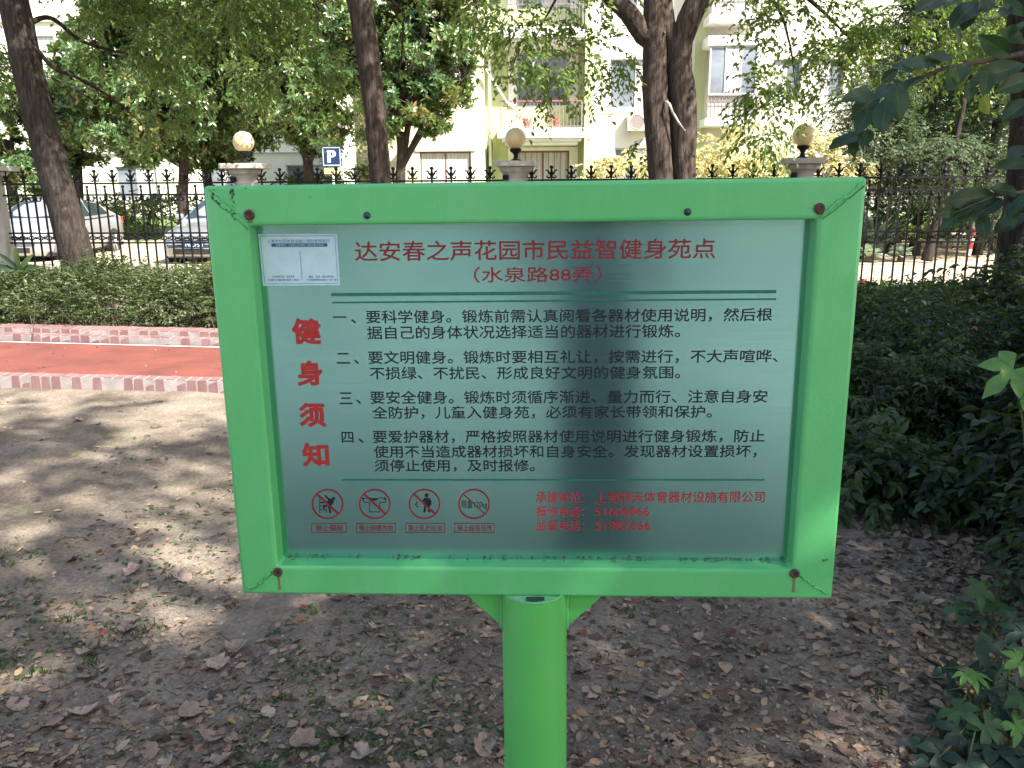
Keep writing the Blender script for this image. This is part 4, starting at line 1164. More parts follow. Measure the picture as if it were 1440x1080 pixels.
# star-leaved ivy at the lower right
def star_leaf(mb, c, d, nrm_, s, lobes=5, cup=.15, rg=random):
    """one blade with pointed lobes, folded along each lobe"""
    d = d.normalized(); sd = d.cross(nrm_).normalized(); up = sd.cross(d).normalized()
    ang = [-2.05, -1.0, 0, 1.0, 2.05] if lobes == 5 else ([-1.0, 0, 1.0] if lobes == 3 else [-2.3, -1.5, -.75, 0, .75, 1.5, 2.3])
    vs, idx = [c], []
    wk = 1.0 if lobes < 7 else .72
    for k, a in enumerate(ang):
        L_ = s * (1.0 - .16 * abs(a)) * rg.uniform(.88, 1.1)
        a += rg.uniform(-.08, .08)
        dr = d * math.cos(a) + sd * math.sin(a)
        pr = d * -math.sin(a) + sd * math.cos(a)
        base = len(vs)
        for r_, w_, h_ in ((.34, .15, .05), (.52, .2, .06), (.68, .175, .03), (.84, .1, -.03)):
            w_ *= wk * rg.uniform(.9, 1.12)
            for q in (0, 1, -1):
                vs.append(c + dr * L_ * r_ + pr * (q * w_ * s) + up * s * (h_ * 1.2 + (cup * .45 if q else 0) - .10 * r_ * r_))
        vs.append(c + dr * L_ - up * s * (cup * .9 + rg.uniform(-.05, .1)))
        idx.append(base)
    fs = []
    for k, b_ in enumerate(idx):
        fs += [(0, b_, b_ + 1), (0, b_ + 2, b_)]
        for j in range(3):
            i_, n_ = b_ + 3 * j, b_ + 3 * j + 3
            fs += [(i_, n_, n_ + 1, i_ + 1), (i_, i_ + 2, n_ + 2, n_)]
        e_3 = b_ + 9
        fs += [(e_3, b_ + 12, e_3 + 1), (e_3, e_3 + 2, b_ + 12)]
        if k + 1 < len(idx): fs.append((0, b_ + 1, idx[k + 1] + 2))
    mb.add(vs, fs)
M_ivy = [nmat("ivy_leaf_dark", (.008, .022, .014), (.016, .037, .02), 14, .55, bmp=.15, bscale=60, spec=.3), nmat("ivy_leaf_mid", (.022, .058, .018), (.036, .085, .025), 14, .55, bmp=.15, bscale=60, spec=.3), nmat("ivy_leaf_fresh", (.07, .165, .024), (.1, .22, .034), 14, .4, bmp=.15, bscale=60)]
def ivy(name, base, spots, label, seed, cat="plant"):
    """spots: (pixel x, pixel y, depth, size, tone, lobes)"""
    rg = random.Random(seed)
    t = wthing(name, base, label, cat)
    st = MB()
    for (px, py, Y, s, tone, lobes) in spots:
        c = at(px, py, Y)
        lf = MB()
        d = Vector((rg.uniform(-1, 1), rg.uniform(-1, -.1), rg.uniform(-.5, .1)))
        star_leaf(lf, c, d, Vector((rg.uniform(-.3, .3), -.5 + rg.uniform(-.3, .3), 1)), s, lobes, .13, rg)
        lf.build("leaf", M_ivy[tone], t, smooth=True)
        root = base + Vector((rg.uniform(-.1, .1), rg.uniform(-.1, .1), 0))
        st.tube([root, root.lerp(c, .6) + Vector((0, 0, .06)), c], [.004, .003, .0018], 5)
    st.build("stems", nmat(name + "_stem", (.05, .08, .02), (.09, .12, .03), 30, .6), t)
gi = ground_at(1420, 1000)
ri = random.Random(4)
sp = [(1362, 950, 2.15, .075, 2, 7), (1345, 1000, 2.05, .085, 1, 5), (1400, 985, 2.1, .05, 1, 3), (1372, 905, 2.2, .09, 0, 3), (1320, 1010, 2.1, .085, 0, 5), (1325, 1060, 1.95, .09, 0, 5), (1395, 1055, 1.95, .1, 0, 5), (1428, 1020, 2., .07, 2, 5), (1435, 930, 2.1, .06, 2, 5), (1300, 1045, 2.0, .06, 0, 5), (1425, 1070, 1.9, .08, 0, 5), (1360, 1075, 1.9, .09, 0, 5), (1385, 970, 2.12, .08, 0, 5), (1350, 1030, 2.0, .085, 0, 5), (1405, 1005, 2.05, .085, 0, 5), (1310, 1075, 1.92, .07, 0, 5), (1330, 940, 2.3, .08, 0, 5), (1375, 1045, 1.97, .085, 0, 5), (1418, 910, 2.25, .085, 0, 5), (1432, 1045, 1.98, .08, 0, 5), (1415, 955, 2.15, .08, 0, 5), (1440, 890, 2.2, .08, 0, 5), (1395, 935, 2.2, .08, 0, 5), (1335, 970, 2.15, .07, 0, 5), (1385, 1020, 2.0, .08, 1, 5), (1440, 985, 2.05, .08, 1, 5)]
ivy("ivy_plant", Vector((1.45, 2.2, 0)), sp, "star leaved ivy in the lower right corner with one fresh green rosette", 5)
sp = [(1372, 830, 2.6, .08, 1, 5), (1410, 815, 2.65, .08, 1, 5), (1345, 855, 2.6, .085, 1, 5), (1400, 850, 2.6, .09, 1, 5), (1435, 835, 2.6, .08, 0, 5), (1430, 870, 2.5, .08, 0, 5), (1375, 868, 2.55, .07, 0, 5)]
ivy("ivy_plant", Vector((1.72, 2.62, 0)), sp, "mid green ivy above the corner clump, beside the dead leaves", 6)
sp = [(1425, 520, 2.7, .13, 2, 5), (1436, 560, 2.7, .09, 2, 3)]
ivy("ivy_plant", Vector((1.95, 2.75, 0)), sp, "fresh green lobed leaf sprig at the photo's right edge", 8)
# five-leaved seedling by the end pillar
def seedling(px, py, Y, label, fan, mat, cat="plant", L=.3, w=.07):
    c = at(px, py, Y); b = Vector((c.x + .1, c.y, 0))
    t = wthing("seedling", b, label, cat)
    st = MB(); st.tube([b, b.lerp(c, .5) + Vector((-.02, 0, .03)), c], [.012, .01, .006], 6); st.build("stem", M_twig, t)
    n = len(fan)
    D = np.array([[math.cos(a), -.25, math.sin(a)] for a in fan])
    foliage("foliage", [leaves(np.tile(np.array(c), (n, 1)), D, np.tile([.1, -1, .3], (n, 1)), np.full(n, L), np.full(n, w), .15, 1, .1)], mat, t)
seedling(28, 380, 9.6, "seedling with a fan of five long leaves by the end pillar", [.2, .75, 1.5, 2.3, 2.9], M_shrub)
seedling(268, 388, 9.8, "sunlit sprig standing above the hedge close to the board", [.1, .6, 1.1, 1.9, 2.5, 3.0], M_hedge, L=.16, w=.07)

# big-leaved branches reaching in from the right
M_big = leafmat("broad_leaves", [(.009, .026, .016), (.013, .036, .02), (.02, .048, .022), (.032, .066, .02)], .42, .25, (.14, .28, .03), .4, veins=True)
M_bigy = leafmat("yellow_broad_leaf", [(.16, .2, .015), (.22, .26, .02)], .4, .4, (.4, .45, .05), veins=True)
bt_base = Vector((2.35, 2.6, 0))
bt = wthing("broad_leaved_tree", bt_base, "small broad leaved tree reaching in from the photo's right edge", "tree")
mb = MB(); bark_tube(mb, [bt_base + Vector((0, 0, -.05)), Vector((2.3, 2.55, .9)), Vector((2.32, 2.5, 1.8)), Vector((2.2, 2.45, 2.6))], [.05, .045, .035, .02], 14); mb.build("trunk", M_bark2, bt, smooth=True)
rb = np.random.default_rng(91)
def branch(path, leafs, r0=.009):
    pts = [at(*p) for p in path]
    mb = MB(); mb.tube([Vector((2.3, 2.5, pts[0].z - .05))] + pts, [r0 * 1.4] + list(np.linspace(r0, .0018, len(pts))), 7)
    mb.build("branch", M_twig, bt, smooth=True)
    return leafs
branch([(1500, 90, 2.4), (1440, 75, 2.35), (1390, 85, 2.3), (1330, 95, 2.25), (1270, 118, 2.2), (1215, 165, 2.15)], None)
branch([(1500, 10, 2.4), (1440, -5, 2.3), (1400, -15, 2.25), (1330, -10, 2.2)], None)
branch([(1500, 270, 2.6), (1450, 268, 2.5), (1400, 275, 2.4), (1340, 300, 2.35)], None)
branch([(1500, 230, 2.6), (1440, 215, 2.5), (1400, 235, 2.45)], None)
branch([(1392, -40, 2.2), (1385, 0, 2.2), (1372, 25, 2.2), (1362, 36, 2.2)], None, .005)
# leaf: pixel of its stalk end, pixel of its tip, depth, width/length, 1 when yellow
BL = [(1225, 128, 1186, 142, 2.15, .42, 0), (1262, 118, 1232, 135, 2.15, .5, 0), (1235, 133, 1200, 163, 2.18, .5, 0), (1246, 140, 1240, 183, 2.12, .62, 0), (1262, 122, 1263, 165, 2.1, .66, 0), (1222, 155, 1206, 182, 2.15, .6, 0),
      (1222, 182, 1213, 205, 2.15, .6, 0), (1214, 190, 1170, 200, 2.2, .4, 0), (1200, 195, 1200, 218, 2.2, .5, 0), (1240, 115, 1262, 98, 2.2, .6, 0), (1255, 112, 1275, 128, 2.18, .5, 0), (1300, 110, 1272, 118, 2.2, .5, 0), (1290, 98, 1258, 93, 2.2, .45, 0), (1325, 88, 1262, 88, 2.22, .38, 0), (1340, 80, 1300, 82, 2.25, .42, 0),
      (1335, 93, 1340, 128, 2.2, .5, 0), (1360, 90, 1345, 118, 2.2, .55, 0), (1350, 60, 1348, 40, 2.3, .6, 0), (1420, 78, 1380, 52, 2.3, .42, 0), (1440, 90, 1370, 108, 2.28, .4, 0), (1450, 110, 1405, 125, 2.25, .42, 0), (1450, 140, 1412, 165, 2.25, .5, 0), (1440, 60, 1415, 40, 2.3, .5, 0), (1385, 133, 1386, 158, 2.2, .6, 1), (1365, 118, 1362, 140, 2.25, .55, 0), (1390, 100, 1385, 132, 2.25, .5, 0),
      (1375, 2, 1340, 30, 2.2, .62, 0), (1365, 20, 1355, 38, 2.2, .6, 0), (1330, -8, 1292, 12, 2.2, .5, 0), (1395, -5, 1378, 14, 2.2, .6, 0), (1410, 0, 1440, 18, 2.25, .5, 0), (1420, 8, 1408, 22, 2.25, .5, 0), (1450, 30, 1420, 45, 2.3, .5, 0), (1350, -12, 1330, 8, 2.2, .5, 0),
      (1440, 205, 1418, 222, 2.4, .5, 0), (1450, 228, 1400, 234, 2.45, .4, 0), (1400, 275, 1335, 282, 2.4, .38, 0), (1410, 280, 1375, 300, 2.4, .5, 0), (1390, 282, 1350, 308, 2.4, .45, 0), (1370, 288, 1325, 318, 2.4, .42, 0), (1430, 272, 1400, 262, 2.4, .5, 0), (1420, 285, 1425, 318, 2.35, .5, 0), (1450, 270, 1418, 300, 2.35, .5, 0), (1440, 300, 1400, 325, 2.4, .45, 0), (1350, 295, 1320, 300, 2.4, .4, 0), (1380, 300, 1385, 335, 2.4, .5, 0)]
for yel in (0, 1):
    q = [x for x in BL if x[6] == yel]
    A_ = np.array([at(a, b_, Y + .0) for a, b_, c_, d_, Y, w, k in q]); B_ = np.array([at(c_, d_, Y - .03) for a, b_, c_, d_, Y, w, k in q])
    D = B_ - A_; L_ = np.linalg.norm(D, axis=1) * 1.06
    Wd = L_ * np.array([x[5] for x in q])
    view = nrm(np.array(EYE) - A_)
    Nn = view * .8 + np.array([0, 0, .5]) + rb.normal(0, .3, A_.shape)
    V, F, r, lu, lv = broad(A_, D, Nn, L_, Wd * 1.05, .1, .14, rb)
    link("foliage" if not yel else "yellow_leaf", np_mesh("foliage", V - np.array(bt.location), F, {"rnd": r, "lu": lu, "lv": lv}), M_big if not yel else M_bigy, bt, True)
# more of its crown beyond the photo's edge
n = 150
p, d = in_blob(n, (2.45, 2.5, 2.3), (.55, .6, .75), rb)
p = p[p[:, 0] > .70 * p[:, 1] + .25]
d = nrm(rb.normal(0, 1, p.shape))
foliage("outer_foliage", [sprays(p, d, rb.uniform(.2, .4, len(p)), 6, .11, .055, .3, rg=rb, detail=1)], M_shrub, bt)
# ------------------------------------------------------------------ houses
M_cream = nmat("cream_stucco", (.48, .45, .3), (.57, .54, .38), .8, .9, bmp=.2, bscale=60)
M_pale = nmat("white_stucco", (.55, .53, .43), (.64, .62, .52), .8, .9, bmp=.2, bscale=60)
M_greenw = nmat("pale_green_stucco", (.36, .41, .2), (.5, .53, .3), 1.2, .9, bmp=.2, bscale=60, stretch=(1, 1, .3))
M_trim = nmat("white_trim", (.62, .6, .56), (.74, .72, .68), 3, .75, bmp=.1)
M_brown = nmat("brown_window_frame", (.16, .07, .05), (.24, .11, .08), 10, .5, bmp=.1)
M_alu = nmat("grey_window_frame", (.35, .36, .37), (.45, .46, .47), 10, .4, bmp=0)
M_glass = nmat("window_glass", (.09, .105, .125), (.2, .225, .26), .6, .06, bmp=0, spec=.6)
M_curtain = nmat("pale_curtain", (.38, .36, .36), (.56, .53, .52), 14, .9, bmp=.3, bscale=18, stretch=(1, 1, .03))
M_rail = nmat("balcony_rail", (.14, .12, .11), (.24, .2, .18), 20, .55, bmp=.1)
M_redrail = nmat("red_rail", (.22, .07, .055), (.3, .11, .09), 20, .5, bmp=.1)
M_stain = nmat("dark_wall_stain", (.05, .05, .035), (.15, .15, .08), 5, .95, bmp=0)
BY = 29.5
HX = lambda px, Y=BY: at(px, 150, Y).x
HZ = lambda py, Y=BY, px=760: at(px, py, Y).z
def wall_boxes(mb, x0, x1, z0, z1, y0, y1, holes):
    xs_ = sorted({x0, x1, *[v for h in holes for v in h[:2]]}); zs_ = sorted({z0, z1, *[v for h in holes for v in h[2:]]})
    for za, zb in zip(zs_, zs_[1:]):
        run = None
        for xa, xb in zip(xs_, xs_[1:]):
            solid = not any(h[0] - 1e-6 <= xa and xb <= h[1] + 1e-6 and h[2] - 1e-6 <= za and zb <= h[3] + 1e-6 for h in holes)
            if solid: run = (run[0] if run else xa, xb)
            if (not solid or xb == xs_[-1]) and run:
                mb.box(run[0], run[1], y0, y1, za, zb); run = None
def window(bld, x0, x1, z0, z1, y, n=2, fm=None, curtain=(0, 0), name="window", bars=0):
    """frame as the part; panes and curtains as its sub-parts, 12 cm behind the wall face"""
    o = bld.location
    f = MB(); t_ = .05
    yy = y + .1
    f.box(x0, x1, yy, yy + .06, z0, z0 + t_); f.box(x0, x1, yy, yy + .06, z1 - t_, z1)
    for k in range(n + 1):
        xc = x0 + (x1 - x0 - t_) * k / n
        f.box(xc, xc + t_, yy - .003, yy + .063, z0 + t_, z1 - t_)
    for k in range(bars):
        xc = x0 + (x1 - x0) * (k + .5) / bars
        f.box(xc - .008, xc + .008, yy - .04, yy - .02, z0, z1)
    w = f.build(name, fm or M_alu, bld)
    for k in range(n):
        xa, xb = x0 + t_ + (x1 - x0 - t_) * k / n, x0 + (x1 - x0 - t_) * (k + 1) / n
        if xb - xa < .02: continue
        g_ = MB(); g_.box(xa - o.x, xb - o.x, yy + .025 - o.y, yy + .032 - o.y, z0 + t_ - o.z, z1 - t_ - o.z)
        if curtain[k % len(curtain)]:
            q = MB(); m_ = 26
            xs_ = [xa + .01 + (xb - xa - .02) * i_ / m_ - o.x for i_ in range(m_ + 1)]
            yv = [yy + .012 + .006 * math.sin(i_ * 1.7) - o.y for i_ in range(m_ + 1)]
            vs = [(a_, b_, z0 + t_ + .02 - o.z) for a_, b_ in zip(xs_, yv)] + [(a_, b_, z1 - t_ - .01 - o.z) for a_, b_ in zip(xs_, yv)]
            q.add(vs, [(i_, i_ + 1, m_ + 2 + i_, m_ + 1 + i_) for i_ in range(m_)])
            q.build("curtain", M_curtain, w)
        g_.build("pane", M_glass, w)
    return w
def railing(bld, x0, x1, y, z0, z1, name="balcony_railing", m=None, top=None, step=.12, diag=False):
    r = MB()
    if top: r.cur = 1
    r.box(x0, x1, y - .03, y + .03, z1 - .04, z1)
    r.cur = 0
    r.box(x0, x1, y - .015, y + .015, z1 - .2, z1 - .175); r.box(x0, x1, y - .015, y + .015, z0 + .05, z0 + .075)
    n = int((x1 - x0) / step)
    for k in range(n + 1):
        xc = x0 + (x1 - x0) * k / n
        w_ = .022 if k in (0, n) else .009
        r.box(xc - w_, xc + w_, y - w_ * .9, y + w_ * .9, z0, z1 - .041)
    return r.build(name, [m or M_rail, top or m or M_rail], bld)
house = wthing("apartment_house", Vector((HX(760), BY, ZR)), "cream and pale green apartment house with a white railed balcony behind the fence", "apartment house")
ZT = 13.5
FLOORS = [HZ(197), HZ(57)]
H2 = FLOORS[1] - FLOORS[0]
A0, A1, Bx0, Bx1, C0, C1, D1, E1 = HX(497), HX(681), HX(704), HX(820), HX(829), HX(974), HX(990), HX(1250)
# cream wall left of the balcony
hz = [(HX(588), HX(661), HZ(275), HZ(212))] + [(HX(588), HX(661), HZ(275) + H2 * k + .5, HZ(212) + H2 * k) for k in (1, 2, 3)]
a = MB(); wall_boxes(a, A0, A1, ZR - .1, ZT, BY, BY + .3, hz); a.box(A0, A0 + .3, BY + .3, BY + 9, ZR - .1, ZT); a.build("cream_wall", M_cream, house)
for k, h in enumerate(hz): window(house, *h, BY, 2, M_brown, (1, 1) if k == 0 else (0, 1), bars=0)
a = MB(); a.box(HX(582), HX(668), BY - .05, BY + .05, HZ(212) + .01, HZ(212) + .07); a.build("lintel", M_trim, house)
# recessed pale green bay
RY = BY + 1.0
dz = (HX(726, RY), HX(801, RY), ZR + .05, HZ(212, RY))
wz = [(HX(727, RY), HX(800, RY), HZ(150, RY) + H2 * k, HZ(74, RY) + H2 * k) for k in (0, 1, 2)]
a = MB(); wall_boxes(a, A1 - .2, C0 + .2, ZR - .1, ZT, RY, RY + .3, [dz] + wz); a.box(A1 - .16, A1 - .002, BY + .3, RY, ZR - .1, ZT); a.box(C0 + .002, C0 + .16, BY + .3, RY, ZR - .1, ZT)
a.build("recessed_wall", M_greenw, house)
window(house, *dz, RY, 2, M_brown, (1, 1), "patio_door", bars=9)
for h in wz: window(house, *h, RY, 2, M_alu, (0, 1) if h[2] > 6 else (0, 0))
a = MB()
for h in [dz] + wz:
    a.box(h[0] - .3, h[0] - .01, RY - .06, RY - .003, h[2], h[3] + .12); a.box(h[1] + .01, h[1] + .3, RY - .06, RY - .003, h[2], h[3] + .12); a.box(h[0] - .009, h[1] + .009, RY - .06, RY - .003, h[3] + .002, h[3] + .12)
a.build("window_surround", M_trim, house)
for k in (0, 1, 2):
    zf = FLOORS[0] + H2 * k
    s_ = MB()
    bx0, bx1 = HX(699, BY - .1), HX(824, BY - .1)
    s_.box(bx0, bx1, BY - .25, RY - .004, zf + .06, zf + .38)
    s_.box(bx0 + .14, bx1 - .14, BY - .13, RY - .004, zf - .05, zf + .06); s_.box(bx0 + .26, bx1 - .26, BY - .03, RY - .004, zf - .16, zf - .05)
    bal = s_.build("balcony_slab", M_trim, house, bevel=.01)
    railing(house, bx0 + .12, bx1 - .14, BY - .14, zf + .38, zf + 1.28, top=M_redrail)
    o = house.location
a = MB(); a.box(HX(822), HX(829) + .1, BY - .05, BY + .3, ZR - .1, ZT); a.box(C1, D1, BY - .03, BY + .3, ZR - .1, ZT); a.build("green_pilaster", M_greenw, house)
# white wall right of the balcony
wb = [(HX(857), HX(930), HZ(153) + H2 * k, HZ(84) + H2 * k) for k in (-1, 0, 1, 2)]
wb[0] = (HX(866), HX(930), HZ(262), HZ(209))
a = MB(); wall_boxes(a, HX(829) + .1, C1, ZR - .1, ZT, BY, BY + .3, wb); a.build("white_wall", M_pale, house)
for h in wb: window(house, *h, BY, 2, M_alu, (0, 1))
a = MB(); a.box(HX(833), HX(972), BY - .03, BY - .002, HZ(160), HZ(160) + .05); a.build("wall_ledge", M_trim, house)
# glazed bay at the right and the wall beyond
wc = [(HX(1085 + 60 * j), HX(1125 + 60 * j), HZ(140) + H2 * k, HZ(85) + H2 * k) for j in (0, 1, 2) for k in (-1, 0, 1, 2)]
a = MB(); wall_boxes(a, D1, E1, ZR - .1, ZT, BY + .1, BY + .4, wc); a.box(E1 - .3, E1, BY + .4, BY + 9, ZR - .1, ZT); a.build("white_wall", M_pale, house)
for h in wc: window(house, *h, BY + .1, 2, M_alu, (1, 0))
GY = BY - .9
gx0, gx1 = HX(995, GY), HX(1062, GY)
for k in (0, 1):
    z0, z1, zt = HZ(168, GY) + H2 * k, HZ(135, GY) + H2 * k, HZ(66, GY) + H2 * k
    for nm, bx in (("bay_slab", (gx0 - .08, gx1 + .08, GY - .06, BY + .097, z0 - .25, z0)), ("bay_canopy", (gx0 - .08, gx1 + .08, GY - .06, BY + .097, zt, zt + .3)), ("bay_parapet", (gx0, gx1, GY + .1, GY + .16, z0, z1 - .03))):
        a = MB(); a.box(*bx); a.build(nm, M_trim, house, bevel=.01)
    railing(house, gx0, gx1, GY, z0, z1)
    window(house, gx0, gx1, z1, zt, GY - .1, 3, M_alu, (0, 1, 0), "bay_window")
a = MB(); a.box(A0 - .2, E1 + .2, BY - .3, BY + 9, ZT, ZT + .25); a.build("roof", M_trim, house)
# wall stain, down pipe, laundry pole, air conditioner, flowers
a = MB(); rs = random.Random(3)
x_ = HX(687, RY); a.poly([(x_ - .12, RY - .003, HZ(262)), (x_ + .13, RY - .003, HZ(262)), (x_ + .1, RY - .003, HZ(230)), (x_ + .14, RY - .003, HZ(200)), (x_ + .05, RY - .003, HZ(178)), (x_ - .05, RY - .003, HZ(190)), (x_ - .09, RY - .003, HZ(215))], (0, .002, 0)); a.build("wall_stain", M_stain, house)
a = MB(); x_ = HX(683, BY); a.tube([(x_ + .12, BY + .5, ZR), (x_ + .12, BY + .5, ZT)], .055, 10); a.build("down_pipe", M_trim, house, smooth=True)
dp = wthing("drying_pole", at(690, 108, BY - .1), "pale laundry pole slanting from the balcony up towards the magnolia", "pole")
a = MB(); a.tube([at(683, 97, BY - .2), at(712, 143, BY - .2), at(738, 166, BY - .2)], .035, 8); a.build("pole", M_trim, dp, smooth=True)
a = MB(); a.tube([at(712, 143, BY - .2), at(712, 146, BY - .12)], .05, 8); a.build("bracket", M_alu, dp)
ac = wthing("air_conditioner", at(898, 172, BY - .4), "white air conditioner on the house wall left of the twin trunk", "air conditioner")
c_ = at(899, 172, BY - .2); a = MB(); a.box(c_.x - .4, c_.x + .4, BY - .35, BY - .05, c_.z - .28, c_.z + .28); a.build("casing", M_trim, ac, bevel=.02)
a = MB(); a.lathe([(.01, -.352), (.22, -.352), (.24, -.37), (.2, -.36), (.01, -.362)], 20, (c_.x - .1, BY, c_.z), 'Y'); a.build("fan_grille", M_rail, ac)
a = MB(); a.box(c_.x - .3, c_.x - .26, BY - .33, BY, c_.z - .33, c_.z - .283); a.box(c_.x + .26, c_.x + .3, BY - .33, BY, c_.z - .33, c_.z - .283); a.build("bracket", M_rail, ac)
M_pot = nmat("red_pot", (.26, .1, .08), (.34, .15, .12), 20, .6); M_flow = leafmat("red_flowers", [(.4, .08, .09), (.5, .16, .18)], .5, .3, (.6, .1, .1))
for k, px in enumerate((741, 783)):
    c_ = at(px, 180, BY + .1); c_.z = FLOORS[0] + .38
    fp = wthing("flower_pot", c_, ("red flower pot at the left end of the balcony", "red flower pot in the middle of the balcony, near its right end")[k], "flower pot", "flower pots on the balcony")
    a = MB(); a.lathe([(.01, 0), (.09, 0), (.13, .2), (.14, .2), (.14, .24), (.11, .23), (.01, .21)], 16, c_); a.build("pot", M_pot, fp, smooth=True, angle=40)
    p_, d_, tn = clumped(60, (c_.x, c_.y, c_.z + .36), (.18, .15, .13), rng, 6, .3)
    foliage("flowers", [leaves(p_, d_, np.tile([0, -.5, 1.], (60, 1)), np.full(60, .09), np.full(60, .06), rg=rng)], M_flow, fp)
# house far at the left, behind the magnolias
LY = 42
far = wthing("apartment_house", Vector((-20, LY, ZR)), "white apartment house in the distance at the left behind the magnolias", "apartment house")
hs = [(-32 + 4.2 * j, -30 + 4.2 * j, 1 + 3 * k, 2.6 + 3 * k) for j in range(6) for k in range(5)]
a = MB(); wall_boxes(a, -36, -9.0, ZR - .1, 17, LY, LY + .3, hs); a.box(-9.3, -9.0, LY + .3, LY + 9, ZR - .1, 17); a.build("white_wall", M_pale, far)
for h in hs: window(far, *h, LY, 2, M_alu, (0, 1))
a = MB()
for k in range(6): a.box(-36.1, -8.9, LY - .12, LY + .0, 3 * k + .2, 3 * k + .42)
a.build("wall_band", M_trim, far)
a = MB(); a.box(-36.3, -8.7, LY - .4, LY + 9.3, 17, 17.3); a.build("roof", M_trim, far)
# house far at the right, white between the leaves
RYY = 44
far2 = wthing("apartment_house", Vector((22, RYY, ZR)), "pale apartment house in the distance at the right above the junipers", "apartment house")
hs = [(14.5 + 4.2 * j, 16.5 + 4.2 * j, 1 + 3 * k, 2.6 + 3 * k) for j in range(5) for k in range(5)]
a = MB(); wall_boxes(a, 13, 36, ZR - .1, 16, RYY, RYY + .3, hs); a.build("white_wall", M_pale, far2)
for h in hs: window(far2, *h, RYY, 2, M_alu, (0, 1))
a = MB(); a.box(12.7, 36.3, RYY - .4, RYY + 9, 16, 16.3); a.build("roof", M_trim, far2)

# ------------------------------------------------------------------ cars
M_tyre = nmat("tyre_rubber", (.012, .012, .013), (.03, .03, .03), 30, .85, bmp=.3)
M_rim = nmat("alloy_rim", (.45, .46, .47), (.55, .56, .57), 20, .35, .8, bmp=0)
M_cglass = nmat("car_glass", (.015, .025, .025), (.03, .045, .045), 3, .04, bmp=0, spec=.8)
M_black = nmat("black_plastic", (.01, .01, .011), (.022, .022, .023), 30, .55, bmp=0)
M_lens = nmat("headlight_lens", (.35, .38, .4), (.6, .63, .65), 8, .08, bmp=0, spec=.8)
M_plate = nmat("blue_plate", (.006, .019, .062), (.008, .024, .08), 20, .4, bmp=0)  # blue kept dark, magnolia shade on the parking sign put into its colour
M_tail = nmat("tail_lamp", (.35, .015, .012), (.45, .03, .02), 20, .2, bmp=0)
def carpaint(name, c):
    m, N, L, P = newmat(name)
    co = objco(N)
    L.new(ramp(N, L, noise(N, L, co, 2, 5), [(.3, c), (.7, tuple(v * 1.1 for v in c))]), P.inputs["Base Color"])
    P.inputs["Metallic"].default_value, P.inputs["Roughness"].default_value = .55, .35
    P.inputs["Coat Weight"].default_value, P.inputs["Coat Roughness"].default_value = 1, .06
    return m
def loft(mb, secs, cap=True):
    n = len(secs[0]); vs = [p for s_ in secs for p in s_]
    fs = [(i * n + k, i * n + k + 1, (i + 1) * n + k + 1, (i + 1) * n + k) for i in range(len(secs) - 1) for k in range(n - 1)]
    if cap: fs += [tuple(range(n)), tuple(reversed(range(len(vs) - n, len(vs))))]
    mb.add(vs, fs)
def ip(x, tab):
    return float(np.interp(x, [t_[0] for t_ in tab], [t_[1] for t_ in tab]))
